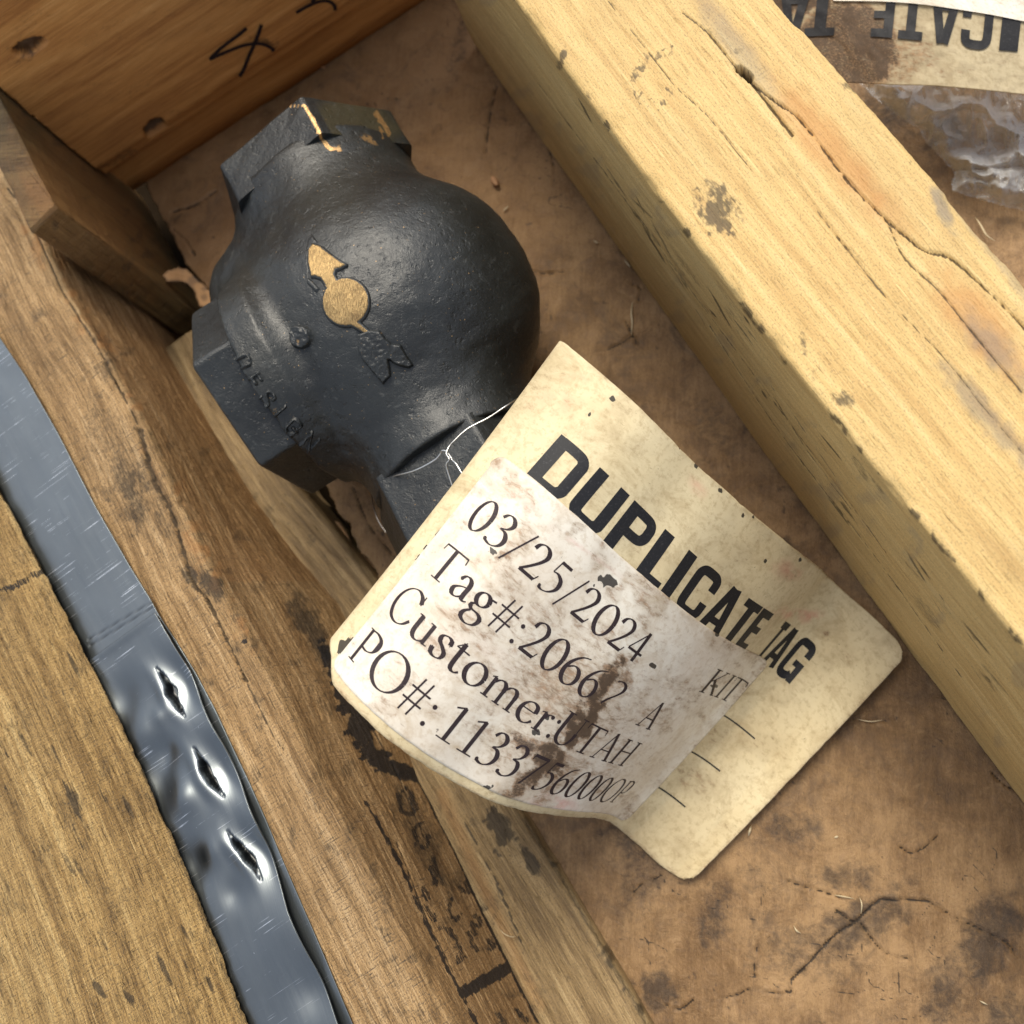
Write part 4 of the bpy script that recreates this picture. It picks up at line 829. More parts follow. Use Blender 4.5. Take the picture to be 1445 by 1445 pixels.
SERIF = {
 '?': (.48, [('n', [(.10, .60), (.24, .65), (.37, .60), (.40, .50), (.33, .38), (.18, .22), (.08, .08)])]),
 '0': (.48, [('n', oval(.24, .325, .185, .325))]),
 '1': (.48, [('l', [(.26, 0), (.26, .65)], TK), ('l', [(.10, .575), (.27, .655)], .03), sf(.10, .42, .012)]),
 '2': (.48, [('n', [(.06, .49), (.10, .60), (.20, .65), (.31, .61), (.36, .50), (.31, .36), (.20, .20), (.06, .03)]), ('l', [(.05, .032), (.38, .032)], .064), ('l', [(.375, .03), (.425, .14)], .022)]),
 '3': (.48, [('n', [(.08, .54), (.15, .64), (.26, .64), (.34, .54), (.29, .42), (.17, .355)]), ('n', [(.17, .355), (.30, .33), (.37, .21), (.33, .07), (.20, .0), (.05, .03)]), ('d', (.065, .045), .035)]),
 '4': (.48, [('l', [(.31, .65), (.03, .20)], .028), ('l', [(.03, .195), (.45, .195)], .05), ('l', [(.31, .66), (.31, 0)], TK)]),
 '5': (.48, [('l', [(.14, .62), (.38, .62)], .062), ('l', [(.15, .64), (.11, .39)], .026), ('n', [(.11, .39), (.22, .40), (.34, .32), (.36, .17), (.26, .04), (.12, -.01), (.04, .02)]), ('d', (.055, .035), .03)]),
 '6': (.48, [('n', [(.40, .655), (.24, .59), (.11, .43), (.06, .24), (.11, .07), (.23, 0), (.36, .06), (.40, .20), (.34, .34), (.22, .38), (.10, .30)])]),
 '7': (.48, [('l', [(.05, .615), (.43, .615)], .065), ('l', [(.42, .62), (.15, 0)], .045), ('l', [(.06, .64), (.04, .52)], .022)]),
 '/': (.34, [('l', [(.0, -.08), (.31, .69)], .034)]), '.': (.22, [('d', (.11, .035), .042)]), ':': (.24, [('d', (.11, .035), .042), ('d', (.11, .36), .042)]),
 '#': (.50, [('l', [(.11, -.02), (.2, .63)], .034), ('l', [(.28, -.02), (.37, .63)], .034), ('l', [(.03, .2), (.43, .2)], .034), ('l', [(.06, .42), (.46, .42)], .034)]),
 'T': (.62, [('l', [(.03, .63), (.59, .63)], .034), ('l', [(.035, .635), (.02, .52)], .024), ('l', [(.585, .635), (.6, .52)], .024), ('l', [(.31, .64), (.31, 0)], TK), sf(.19, .43, .012)]),
 'a': (.41, [('n', [(.07, .31), (.13, .40), (.22, .40), (.28, .31), (.28, .08), (.32, .02), (.39, .05)]), ('n', [(.28, .25), (.15, .20), (.06, .12), (.08, .02), (.17, 0), (.28, .08)]), ('d', (.085, .32), .03)]),
 'g': (.44, [('n', oval(.20, .27, .125, .13)), ('l', [(.29, .36), (.42, .38)], .035), ('n', [(.13, .15), (.07, .09), (.12, .03), (.28, .02), (.37, -.05), (.32, -.18), (.18, -.23), (.05, -.18), (.05, -.08), (.13, .01)])]),
 'C': (.65, [('n', [(.59, .50), (.52, .61), (.37, .665), (.18, .60), (.06, .43), (.06, .22), (.18, .05), (.37, -.01), (.52, .04), (.61, .16)]), ('l', [(.59, .48), (.585, .66)], .024)]),
 'u': (.50, [('n', [(.11, .39), (.11, .13), (.15, .03), (.24, 0), (.34, .05), (.37, .1)]), ('l', [(.11, .40), (.11, .16)], .072), ('l', [(.37, .40), (.37, .02)], .072), ('l', [(.03, .39), (.12, .395)], .022), ('l', [(.29, .39), (.38, .395)], .022), ('l', [(.36, .02), (.46, .035)], .022)]),
 's': (.37, [('n', [(.29, .30), (.27, .38), (.17, .405), (.08, .36), (.09, .27), (.19, .21), (.29, .13), (.27, .03), (.16, -.005), (.07, .03), (.045, .12)]), ('l', [(.295, .28), (.295, .40)], .02), ('l', [(.04, 0), (.042, .13)], .02)]),
 't': (.32, [('n', [(.13, .50), (.13, .10), (.17, .01), (.25, 0), (.31, .05)]), ('l', [(.13, .42), (.13, .12)], .07), ('l', [(.02, .385), (.29, .385)], .028), ('l', [(.02, .38), (.14, .52)], .02)]),
 'o': (.50, [('n', oval(.25, .20, .19, .205))]),
 'm': (.79, [('l', [(.11, .38), (.11, 0)], .072), ('l', [(.38, .30), (.38, 0)], .072), ('l', [(.65, .30), (.65, 0)], .072), ('n', [(.11, .28), (.20, .38), (.30, .395), (.37, .33), (.38, .24)]), ('n', [(.38, .28), (.47, .38), (.57, .395), (.64, .33), (.65, .24)]), ('l', [(.03, .36), (.12, .40)], .022), sf(.03, .20, .011), sf(.30, .47, .011), sf(.57, .74, .011)]),
 'e': (.42, [('l', [(.07, .245), (.36, .245)], .024), ('n', [(.365, .245), (.34, .36), (.22, .405), (.10, .34), (.05, .20), (.10, .06), (.22, -.003), (.33, .03), (.39, .10)])]),
 'r': (.34, [('l', [(.12, .38), (.12, 0)], .072), ('n', [(.12, .26), (.19, .37), (.28, .39)]), ('d', (.285, .365), .04), ('l', [(.03, .36), (.13, .40)], .022), sf(.04, .22, .011)]),
 'P': (.57, [('l', [(.15, .64), (.15, 0)], TK), ('n', [(.15, .625), (.33, .635), (.48, .58), (.52, .46), (.46, .34), (.32, .29), (.16, .30)]), ('l', [(.48, .56), (.48, .36)], .055), sf(.05, .27, .012), sf(.05, .17, .632)]),
 'O': (.77, [('n', oval(.385, .325, .315, .335, 28))]),
 'A': (.66, [('l', [(.33, .67), (.10, 0)], .03), ('l', [(.33, .67), (.57, 0)], TK), ('l', [(.17, .23), (.49, .23)], .028), sf(.02, .19, .012), sf(.46, .66, .012)]),
 'U': (.70, [('n', [(.15, .64), (.15, .20), (.21, .05), (.35, -.01), (.49, .04), (.56, .18), (.565, .30)]), ('l', [(.15, .64), (.15, .2)], TK), ('l', [(.565, .26), (.565, .64)], .026), sf(.05, .26, .636), sf(.48, .65, .636)]),
 'H': (.75, [('l', [(.16, .64), (.16, 0)], TK), ('l', [(.59, .64), (.59, 0)], TK), ('l', [(.16, .34), (.59, .34)], .028), sf(.06, .27, .012), sf(.06, .27, .632), sf(.48, .70, .012), sf(.48, .70, .632)]),
 'K': (.70, [('l', [(.16, .64), (.16, 0)], TK), ('l', [(.17, .30), (.52, .62)], .028), ('l', [(.27, .38), (.60, .01)], TK), sf(.06, .27, .012), sf(.06, .27, .632), sf(.43, .62, .632), sf(.52, .70, .012)]),
 'I': (.33, [('l', [(.165, .64), (.165, 0)], TK), sf(.05, .28, .012), sf(.05, .28, .632)]),
 ' ': (.25, []),
}
def dense(pts, step):
    P = np.asarray(pts, float); L = np.concatenate([[0], np.cumsum(np.linalg.norm(np.diff(P, axis=0), axis=1))])
    n = max(2, int(L[-1] / step) + 1); t = np.linspace(0, L[-1], n); return np.stack([np.interp(t, L, P[:, 0]), np.interp(t, L, P[:, 1])], -1)
def ribbon(pts, width, step, sub=2):
    """width: number or function of direction angle; returns 2-D verts and quads with mitred sides"""
    P = dense(pts, step); T = np.gradient(P, axis=0); T /= np.linalg.norm(T, axis=1)[:, None] + 1e-9; N_ = np.stack([-T[:, 1], T[:, 0]], -1)
    w = np.full(len(P), width) if not callable(width) else width(T)
    s = np.linspace(-.5, .5, sub + 1); V = P[:, None] + N_[:, None] * (w[:, None] * s[None])[..., None]
    return V.reshape(-1, 2), grid_faces(len(P), sub + 1)
def nib(T):
    a = np.arctan2(T[:, 1], T[:, 0]); return TN + (TK + .008 - TN) * np.abs(np.sin(a - math.radians(18))) ** 1.6
def text_2d(txt, font, size, step, track=0):
    """list of (verts2d, quads) in text space: x to the right, y up, baseline 0"""
    x = 0; out = []
    for ch in txt:
        adv, gl = font[ch]
        for st in gl:
            if font is SANS:
                pts, w = st; q = smooth_path(pts, 6) if len(pts) > 4 else np.array(pts, float)
                V, Fq = ribbon(q, w, step / size, 3)
            elif st[0] == 'd':
                (cx, cy), r = st[1], st[2]; a = np.linspace(0, 2 * np.pi, 15); V = np.concatenate([np.stack([cx + 0 * a, cy + 0 * a], -1), np.stack([cx + r * np.cos(a), cy + r * np.sin(a)], -1)]); k = np.arange(14)
                Fq = np.stack([k, 15 + k, 15 + k + 1, k + 1], -1)
            elif st[0] == 'n':
                pts = st[1]; q = smooth_path(pts, 5) if len(pts) < 16 else np.array(pts)
                V, Fq = ribbon(q, nib, step / size, 2)
            else: V, Fq = ribbon(st[1], st[2], step / size, 2)
            V = V.copy(); V[:, 0] += x; out.append((V * size, Fq))
        x += adv + track
    return out, x * size
def text_mesh(name, strokes, mapper, mat, parent, off, dz=.000006):
    Vs, Fs, b = [], [], 0
    for k, (V, Fq) in enumerate(strokes):
        Vs.append(mapper(V, off + dz * (k % 6))); Fs.append(Fq + b); b += len(V)
    me = new_mesh(name, np.concatenate(Vs), np.concatenate(Fs)); me.validate()
    return link(name, me, M[mat], parent)

# raised cast lettering on the collar
def collar_text():
    base = np.array([(338, 500), (352, 528), (372, 556), (396, 584), (420, 608), (446, 632), (470, 655)], float)   # running line of the letters
    base = smooth_path(base, 6); L = np.concatenate([[0], np.cumsum(np.linalg.norm(np.diff(base, axis=0), axis=1))])
    st = []
    for ch, s0 in zip('DESIGN', [2, 34, 64, 96, 118, 150]):
        adv, gl = SANS[ch]
        for pts, w in gl:
            q = smooth_path(pts, 4) if len(pts) > 4 else np.array(pts, float)
            s = s0 + q[:, 0] * 30; bx, by = np.interp(s, L, base[:, 0]), np.interp(s, L, base[:, 1])
            tx, ty = np.interp(s + 2, L, base[:, 0]) - bx, np.interp(s + 2, L, base[:, 1]) - by; n = np.hypot(tx, ty); tx, ty = tx / n, ty / n
            h = (q[:, 1] - .5) * 24
            st.append(np.stack([bx + h * ty, by - h * tx], -1))
    def sdf(x, y):
        d = np.full(x.shape, 1e9)
        for p in st: d = np.minimum(d, seg_dist(x, y, p))
        return d - 2.4 + 2.6 * (fbm(x / 7, y / 7, 14) - .5)
    return sdf
relief('raised_lettering', collar_text(), (322, 484, 492, 672), 'cast', h=.0022, soft=3.4, step=1.3, nz=.0012, cut=3.5, attrs={'wear': lambda x, y, d: .52 * np.exp(-np.hypot(x - 386, y - 583) / 10) + .4 * np.exp(-np.hypot(x - 356, y - 524) / 6)})
# ------------------------------------------------------------------ steel strap
FRS, INVS = FR_P, INV_P
def strap_layer(name, redge, z0, ta, tb, parent, ds=.0009, width=.052, th=.0009, crimps=(), dents=(), lift=None, seed=0, creases=()):
    E_ = Edge(redge, z0, FRS); ts = np.arange(ta, tb, ds); ws = np.concatenate([[0], np.arange(.0002, width, ds), [width]])
    T, Wd = np.meshgrid(ts, ws, indexing='ij'); a = E_(ts)[0][:, None] - sgn * Wd
    x, y = INVS(T, a); P = np.stack([x, y, 0 * x + z0], -1); px, py = proj(P)
    z = .0008 * (fbm(T * 9, Wd * 14, 2) - .5) * 2
    if lift: z = z + lift(px, py, T, Wd)
    D = np.zeros_like(z)
    for (x0, y0, x1, y1) in crimps:                                        # notch crimps: a lens-shaped slit, one lip up and one down
        cx, cy = (x0 + x1) / 2, (y0 + y1) / 2; L = math.hypot(x1 - x0, y1 - y0) / 2; ux, uy = (x1 - x0) / 2 / L, (y1 - y0) / 2 / L
        s = ((px - cx) * ux + (py - cy) * uy) / L; q = ((px - cx) * -uy + (py - cy) * ux); wl = 5.0 * np.clip(1 - np.abs(s) ** .9, 0, 1) * (1 + .25 * np.sin(s * 9 + cx)); q = q + 2.2 * np.sin(s * 2.6 + cy)
        ins = sstep(1.6, -2.4, np.abs(q) - wl) * (np.abs(s) < 1); z = z - ins * .0046
        z = z + .0017 * np.exp(-((q - 10) / 9) ** 2) * np.exp(-(s / .9) ** 2) * (1 - ins)
        z = z - .0030 * np.exp(-((q + 20) / 16) ** 2) * np.exp(-(s / 1.0) ** 2); D = np.maximum(D, .5 * sstep(2.5, 0, np.abs(np.abs(q) - wl)) * (np.abs(s) < 1))
        D = np.maximum(D, 1.1 * ins)  # slit coloured near-black so it looks like a shaded hole
    for (cx, cy, r, dep) in dents:
        q = np.hypot((px - cx), (py - cy) * .75); z = z + dep * np.exp(-(q / r) ** 2)
    for p, dep, w in creases: d = seg_dist(px, py, p); z = z - dep * sstep(w, 0, d); D = np.maximum(D, .6 * sstep(w, 0, d))  # creases also darkened in colour, as shaded folds
    P[..., 2] += z; me = new_mesh(name, P.reshape(-1, 3), grid_faces(*T.shape)); uvmap(me, np.stack([T, Wd + seed], -1)); attr(me, 'dirt', D)
    f0 = me.polygons[0]
    if f0.normal.z < 0: me.flip_normals()
    o = link(name, me, M['steel'], parent); so = o.modifiers.new('gauge', 'SOLIDIFY'); so.thickness = th; so.offset = -1
    b = o.modifiers.new('edge', 'BEVEL'); b.width = .0002; b.segments = 1; b.limit_method = 'ANGLE'; b.angle_limit = 1.2
    o.modifiers.remove(b)
    return o
strap = thing('steel_strap', 'blue grey steel banding strap with crimped notches running down the left plank', 'steel strap', INV_P(.2, 0) + (ZP,) if False else (*INV_P(.2, 0), ZP))
R_LOW = [(-60, 390), (0, 478), (35, 530), (80, 609), (135, 716), (183, 799), (211, 844), (240, 897), (272, 950), (300, 1003), (322, 1051), (348, 1106), (370, 1156), (390, 1204), (420, 1274), (455, 1355), (493, 1445), (540, 1550)]
R_TOP = [(180, 790), (221, 867), (240, 900), (264, 947), (281, 989), (313, 1051), (339, 1111), (362, 1164), (385, 1224), (407, 1285), (445, 1368), (477, 1445), (530, 1560)]
z_str = ZP + .0045
TST = FRS(up_at(175, 898, z_str + .002)[None])[0][0]
strap_layer('lower_band', R_LOW, z_str, -.16, .62, strap, seed=2, creases=[([(124, 903), (214, 850)], .0004, 1.5), ([(127, 911), (216, 857)], .0005, 1.6)], lift=lambda px, py, T, Wd: -.0028 * sstep(TST, TST + .02, T))
tstart = FRS(up_at(175, 898, z_str + .002)[None])[0][0]
strap_layer('upper_band', R_TOP, z_str + .0026, tstart, .62, strap, seed=5, ds=.0007,
            crimps=[(219, 943, 262, 1011), (271, 1056, 315, 1126), (322, 1171, 368, 1243)], dents=[(172, 985, 26, -.0030), (222, 1095, 28, -.0034), (272, 1215, 26, -.0032), (205, 1030, 22, .0022), (262, 1125, 20, .0030), (232, 1060, 16, -.0022), (300, 1200, 16, .0018), (228, 1010, 12, .0016), (330, 1260, 16, -.0014), (440, 1400, 26, -.0014), (420, 1330, 60, .0016)],
            lift=lambda px, py, T, Wd: .0011 * np.sin((T - tstart) * 110) * np.exp(-(Wd / .012) ** 2) + .0010 * np.exp(-((T - tstart) / .004) ** 2))

# ------------------------------------------------------------------ shipping tag
TAG_PX = np.array([[[802.4,488.1],[737.8,577.2],[670.6,667.1],[600.8,757.8],[528.5,849.3],[453.5,941.7]],[[856.4,533.5],[785.4,612.3],[712.4,696.3],[637.3,785.4],[560.0,879.8],[480.7,979.5]],[[904.8,577.0],[835.6,654.6],[763.6,738.6],[688.5,828.9],[610.4,925.5],[529.3,1028.6]],[[944.9,617.3],[881.1,697.2],[813.2,782.6],[741.4,873.4],[665.4,969.6],[585.3,1071.4]],[[980.4,653.4],[921.6,736.2],[858.1,822.6],[789.9,912.6],[717.1,1006.2],[639.4,1103.4]],[[1021.2,689.3],[965.0,774.4],[904.1,861.0],[838.4,949.3],[768.1,1039.1],[693.0,1130.6]],[[1056.5,720.6],[1001.0,805.5],[941.4,890.3],[877.7,974.9],[809.9,1059.4],[737.9,1143.8]],[[1090.0,748.7],[1033.7,831.4],[974.2,912.9],[911.4,993.1],[845.3,1072.1],[776.0,1150.0]],[[1120.9,773.1],[1063.1,852.3],[1002.9,929.9],[940.3,1006.0],[875.3,1080.4],[807.9,1153.2]],[[1144.6,791.5],[1085.7,866.7],[1025.1,940.6],[962.5,1013.2],[898.0,1084.4],[831.7,1154.3]],[[1160.4,804.5],[1101.9,876.2],[1041.5,947.2],[979.3,1017.6],[915.1,1087.3],[849.0,1156.4]],[[1171.4,815.9],[1114.7,885.1],[1055.6,954.3],[994.2,1023.7],[930.4,1093.2],[864.3,1162.8]],[[1193.8,837.2],[1138.8,905.6],[1081.0,974.5],[1020.5,1043.9],[957.2,1113.9],[891.1,1184.3]],[[1234.1,872.3],[1177.8,941.6],[1119.2,1011.0],[1058.5,1080.5],[995.5,1150.0],[930.3,1219.6]],[[1283.1,920.2],[1219.3,989.4],[1156.2,1056.7],[1094.0,1122.1],[1032.7,1185.6],[972.1,1247.1]]])
TAG_Z = np.array([[0.178,0.181,0.184,0.187,0.191,0.194],[0.186,0.19,0.193,0.197,0.2,0.204],[0.184,0.188,0.191,0.195,0.198,0.201],[0.173,0.176,0.179,0.182,0.186,0.189],[0.158,0.16,0.163,0.166,0.169,0.171],[0.142,0.145,0.147,0.15,0.152,0.155],[0.124,0.126,0.128,0.13,0.132,0.134],[0.104,0.105,0.107,0.108,0.11,0.111],[0.083,0.084,0.085,0.086,0.088,0.089],[0.062,0.063,0.063,0.064,0.064,0.065],[0.041,0.041,0.041,0.041,0.041,0.041],[0.019,0.019,0.018,0.018,0.018,0.017],[0.003,0.002,0.001,0.0,-0.0,-0.001],[0.001,-0.0,-0.001,-0.002,-0.003,-0.004],[0.009,0.008,0.008,0.007,0.006,0.006]])

def cubic_resample(A, n):
    m = A.shape[0]; t = np.linspace(0, m - 1, n); i = np.clip(np.floor(t).astype(int), 0, m - 2); f = t - i
    A_ = np.concatenate([2 * A[:1] - A[1:2], A, 2 * A[-1:] - A[-2:-1]], 0); sh = (-1,) + (1,) * (A.ndim - 1); f = f.reshape(sh)
    p0, p1, p2, p3 = A_[i], A_[i + 1], A_[i + 2], A_[i + 3]
    return .5 * (2 * p1 + (p2 - p0) * f + (2 * p0 - 5 * p1 + 4 * p2 - p3) * f * f + (3 * p1 - p0 - 3 * p2 + p3) * f ** 3)
TS, TW = .3078, .1849
NS, NV = 361, 217
Gd = cubic_resample(cubic_resample(TAG_PX, NS).swapaxes(0, 1), NV).swapaxes(0, 1); Zd = cubic_resample(cubic_resample(TAG_Z, NS).T, NV).T
Zd = np.maximum(Zd, .0) * .93 + .0035
TAGP = up_at(Gd[..., 0], Gd[..., 1], Zd)
# the far end curls over and down behind the visible edge
Dv = TAGP[1] - TAGP[0]; Dv /= np.linalg.norm(Dv, axis=1)[:, None]; hor = Dv * [1, 1, 0]; hor /= np.linalg.norm(hor, axis=1)[:, None]
ex = []; p = TAGP[0].copy(); dsv = .0012; ph0 = math.degrees(math.asin(np.mean(Dv[:, 2])))
for k in range(26):
    an = math.radians(min(ph0 + k * 4.2, 165)); p = p - dsv * (math.cos(an) * hor + math.sin(an) * np.array([0, 0, 1.])); ex.append(p.copy())
TAGX = np.concatenate([np.array(ex[::-1]), TAGP], 0); NX = len(ex)
def tag_pt(s, v, off):
    i = np.clip(np.asarray(s) / TS * (NS - 1) + NX, 0, len(TAGX) - 1.001); j = np.clip(np.asarray(v) / TW * (NV - 1), 0, NV - 1.001)
    def at(i, j):
        i0 = np.floor(i).astype(int); j0 = np.floor(j).astype(int); fi = (i - i0)[..., None]; fj = (j - j0)[..., None]
        return (TAGX[i0, j0] * (1 - fi) + TAGX[i0 + 1, j0] * fi) * (1 - fj) + (TAGX[i0, j0 + 1] * (1 - fi) + TAGX[i0 + 1, j0 + 1] * fi) * fj
    i = np.clip(i, 2, len(TAGX) - 3.1); j = np.clip(j, 2, NV - 3.1)
    i_ = np.clip(np.asarray(s) / TS * (NS - 1) + NX, 0, len(TAGX) - 1.001); j_ = np.clip(np.asarray(v) / TW * (NV - 1), 0, NV - 1.001)
    n = np.cross(at(i + 2, j) - at(i - 2, j), at(i, j + 2) - at(i, j - 2)); n /= np.linalg.norm(n, axis=-1)[..., None]
    n = np.where((n[..., 2:3] < 0) & (np.asarray(s)[..., None] > .004), -n, n)
    return at(i_, j_), n
_, ntest = tag_pt(np.array([.1]), np.array([.05]), 0)
NSIGN = 1
def tag_map(s, v, off):
    P, n = tag_pt(s, v, 0); return P + n * off
S0 = -.030
def sheet(name, s0, s1, v0, v1, off, mat, parent, th, corner=0, step=.0011, paint=None, edge_n=.0006, uvo=0, seed=0):
    ss = np.linspace(s0, s1, int((s1 - s0) / step)); vs = np.linspace(v0, v1, int((v1 - v0) / step)); Sg, Vg = np.meshgrid(ss, vs, indexing='ij')
    # round the corners by pulling the grid in
    if name == 'card' and s0 < 0: Vg = Vg * (1 - .060 * sstep(.016, -.012, Sg) * sstep(.5, 1, Vg / TW) - .03 * sstep(.004, -.02, Sg) * 0)
    if corner:
        ds_ = np.minimum(Sg - s0, s1 - Sg); dv_ = np.minimum(Vg - v0, v1 - Vg)
        cs = np.clip(corner - ds_, 0, None); cv = np.clip(corner - dv_, 0, None); r = np.hypot(cs, cv); over = np.maximum(r - corner, 0); k = np.where(r > 0, over / (r + 1e-9), 0)
        Sg = Sg + np.where(Sg - s0 < s1 - Sg, 1, -1) * cs * k; Vg = Vg + np.where(Vg - v0 < v1 - Vg, 1, -1) * cv * k
    if edge_n:
        e1 = sstep(.004, 0, Vg - v0); e2 = sstep(.004, 0, v1 - Vg); e3 = sstep(.004, 0, s1 - Sg)
        Vg = Vg + edge_n * (e1 * (fbm(Sg * 160, 0 * Sg, seed) - .5) + e2 * (fbm(Sg * 160, 0 * Sg, seed + 3) - .5)) * 2; Sg = Sg + edge_n * e3 * (fbm(Vg * 160, 0 * Vg, seed + 6) - .5) * 2
    P, n = tag_pt(Sg, Vg, 0); P = P + n * (off + .0007 * (fbm(Sg * 40, Vg * 40, 66) - .5) * (off <= 0))[..., None] if False else P + n * off
    me = new_mesh(name, P.reshape(-1, 3), grid_faces(*Sg.shape)); uvmap(me, np.stack([Sg + uvo, Vg], -1)); px, py = proj(P)
    if paint:
        A = dict(dirt=0 * px, ink=0 * px, pink=0 * px); paint(px, py, Sg, Vg, A)
        for k_, v_ in A.items(): attr(me, k_, v_)
    k = me.polygons[len(me.polygons) // 2]
    if k.normal.z < 0: me.flip_normals()
    o = link(name, me, M[mat], parent); so = o.modifiers.new('thickness', 'SOLIDIFY'); so.thickness = th; so.offset = -1
    return o
tg = thing('shipping_tag', 'curled cream shipping tag with big black heading and dirty label, wired to the valve', 'tag', (*TAGP[300, 100][:2], .004))
def paint_card(px, py, Sg, Vg, A):
    D = np.zeros_like(px)
    D = np.maximum(D, .55 * sstep(.006, .0, TW - Vg)); D = np.maximum(D, .5 * sstep(.0035, 0, Vg) * sstep(.4, .6, fbm(Sg * 60, Vg * 0, 4)))
    D = np.maximum(D, .5 * blob(px, py, 975, 1095, 45, 22, 35, .7) + 0); D = np.maximum(D, .45 * blob(px, py, 1005, 1040, 30, 20, 0, .7)); D = np.maximum(D, .45 * blob(px, py, 640, 1110, 60, 10, 35, .7))
    D = np.maximum(D, .45 * blob(px, py, 760, 545, 60, 22, -52, .8)); D = np.maximum(D, .35 * blob(px, py, 560, 830, 60, 12, -55, .8)); D = np.maximum(D, .8 * blob(px, py, 1165, 893, 8, 4, 20, .6))
    D = np.maximum(D, .34 * sstep(.5, .75, fbm(px / 30, py / 30, 401))); D = np.maximum(D, .5 * sstep(.004, 0, TS - Sg))
    A['dirt'][:] = D
    I = np.zeros_like(px)
    for x, y, r in [(864, 563, 4), (832, 585, 2.5), (960, 631, 2.5), (982, 657, 3.5), (1016, 692, 3.5), (1063, 729, 2), (1129, 790, 3), (1048, 727, 2), (1080, 792, 2.5), (1100, 700, 2)]: I = np.maximum(I, blob(px, py, x, y, r, r * 1.2, 0, .5, .5, 5, 7))
    I = np.maximum(I, 1.1 * blob(px, py, 487, 915, 9, 20, 20, .3, .8, 8, 402)); A['ink'][:] = I
    A['pink'][:] = .8 * blob(px, py, 1130, 868, 30, 8, 5, .8) + .6 * blob(px, py, 1115, 805, 18, 12, 0, .9) + .5 * blob(px, py, 985, 690, 8, 16, -30, .9) + .4 * blob(px, py, 790, 560, 40, 16, -40, .9)
card = sheet('card', S0, TS, 0, TW, 0, 'card', tg, .0006, .009, paint=paint_card)
def paint_label(px, py, Sg, Vg, A):
    D = np.zeros_like(px)
    for k, (x, y, rx, ry, an, w) in enumerate([(858, 960, 14, 52, 40, .95), (815, 1030, 18, 62, 42, 1.0), (770, 1075, 26, 34, 35, .95), (740, 1052, 26, 14, 20, .85), (735, 1110, 14, 50, 45, .8), (700, 960, 60, 20, 35, .5), (760, 870, 36, 20, 20, .55), (648, 880, 50, 16, 35, .55),
                                         (628, 920, 60, 18, 40, .5), (712, 785, 20, 9, -30, .7), (882, 960, 26, 12, 40, .7), (600, 1000, 40, 12, 30, .4), (690, 1040, 60, 20, 30, .5), (545, 1000, 22, 20, 0, .45), (900, 900, 60, 12, 30, .35), (1058, 978, 9, 22, 35, .85), (560, 960, 60, 30, 30, .35), (905, 985, 60, 10, -45, .4), (800, 1090, 14, 60, 45, .6), (780, 920, 90, 30, 35, .45)]):
        D = np.maximum(D, w * blob(px, py, x, y, rx, ry, an, .7, .9, 12, 420 + k))
    D = np.maximum(D, (.28 + .2 * sstep(600, 720, px)) * sstep(.42, .66, fbm(px / 24, py / 24, 440))); D = np.maximum(D, .60 * blob(px, py, 800, 985, 130, 80, 40, .9, .5, 30, 445)); A['dirt'][:] = np.clip(D * 1.15, 0, 1.1)
    I = np.zeros_like(px)
    for x, y, rx, ry, an in [(857, 819, 13, 8, 10), (921, 940, 5, 4, 0), (757, 1033, 6, 4, 0), (772, 1013, 4, 4, 0), (695, 778, 6, 4, 40), (685, 1112, 9, 4, -10), (1012, 895, 3, 3, 0), (838, 826, 4, 2, 0), (1008, 968, 5, 3, 0)]: I = np.maximum(I, blob(px, py, x, y, rx, ry, an, .3, .7, 6, 441))
    A['ink'][:] = I; A['pink'][:] = .9 * blob(px, py, 725, 708, 28, 8, 20, .9) + .95 * blob(px, py, 782, 1133, 26, 11, 5, .7) + .12 * blob(px, py, 640, 900, 90, 40, 40, .9) + .5 * blob(px, py, 830, 780, 50, 3, 35, .9)
lab = sheet('label_sticker', .0040, .2500, .0605, .1805, .00042, 'sticker', tg, .00022, .006, paint=paint_label, edge_n=.0002, uvo=3, seed=9)
lab['label'] = 'dirt smeared white paper label printed with date, tag number, customer and order number'
tag_text = lambda s0, vb: (lambda V, off: tag_map(s0 + V[:, 0], vb - V[:, 1], off))
def line(name, txt, s0, vb, size, font, mat, parent, off, track=0, xs=1.0):
    st, w = text_2d(txt, font, size, .0009, track); st = [(V * [xs, 1], f) for V, f in st]
    return text_mesh(name, st, tag_text(s0, vb), mat, parent, off)
line('heading_print', 'DUPLICATE', .0239, .0622, .0266, SANS, 'ink', tg, .00008, xs=.0308 / .0266)
_d = (Gd[..., 0] - 1108) ** 2 + (Gd[..., 1] - 877.5) ** 2; _k = _d.argmin() // NV; _d = (Gd[..., 0] - 1155) ** 2 + (Gd[..., 1] - 915) ** 2; _k2 = _d.argmin() // NV
TAG_S0, TAG_S1 = _k / (NS - 1) * TS, _k2 / (NS - 1) * TS
line('heading_print', 'TAG', TAG_S0, .0622, .0266, SANS, 'ink', tg, .00008, xs=(TAG_S1 - TAG_S0) / (.0266 * 1.99))
EM = .0249
line('date_print', '03/25/2024', .0153, .0963, EM, SERIF, 'ink_serif', lab, .00052)
line('tag_number_print', 'Tag#:2066', .0153, .1231, EM, SERIF, 'ink_serif', lab, .00052)
line('customer_print', 'Customer:', .0114, .1477, EM, SERIF, 'ink_serif', lab, .00052)
line('customer_print', 'UTAH', .1107, .1477, EM, SERIF, 'ink_serif', lab, .00052)
line('order_print', 'PO#:', .0100, .1723, EM, SERIF, 'ink_serif', lab, .00052)
line('order_print', '1133756000OP', .0639, .1723, EM, SERIF, 'ink_serif', lab, .00052)
line('tag_number_print', '?', .1225, .1231, EM, SERIF, 'ink_serif', lab, .00052)
line('tag_number_print', 'A', .157, .1231, EM, SERIF, 'ink_serif', lab, .00052)
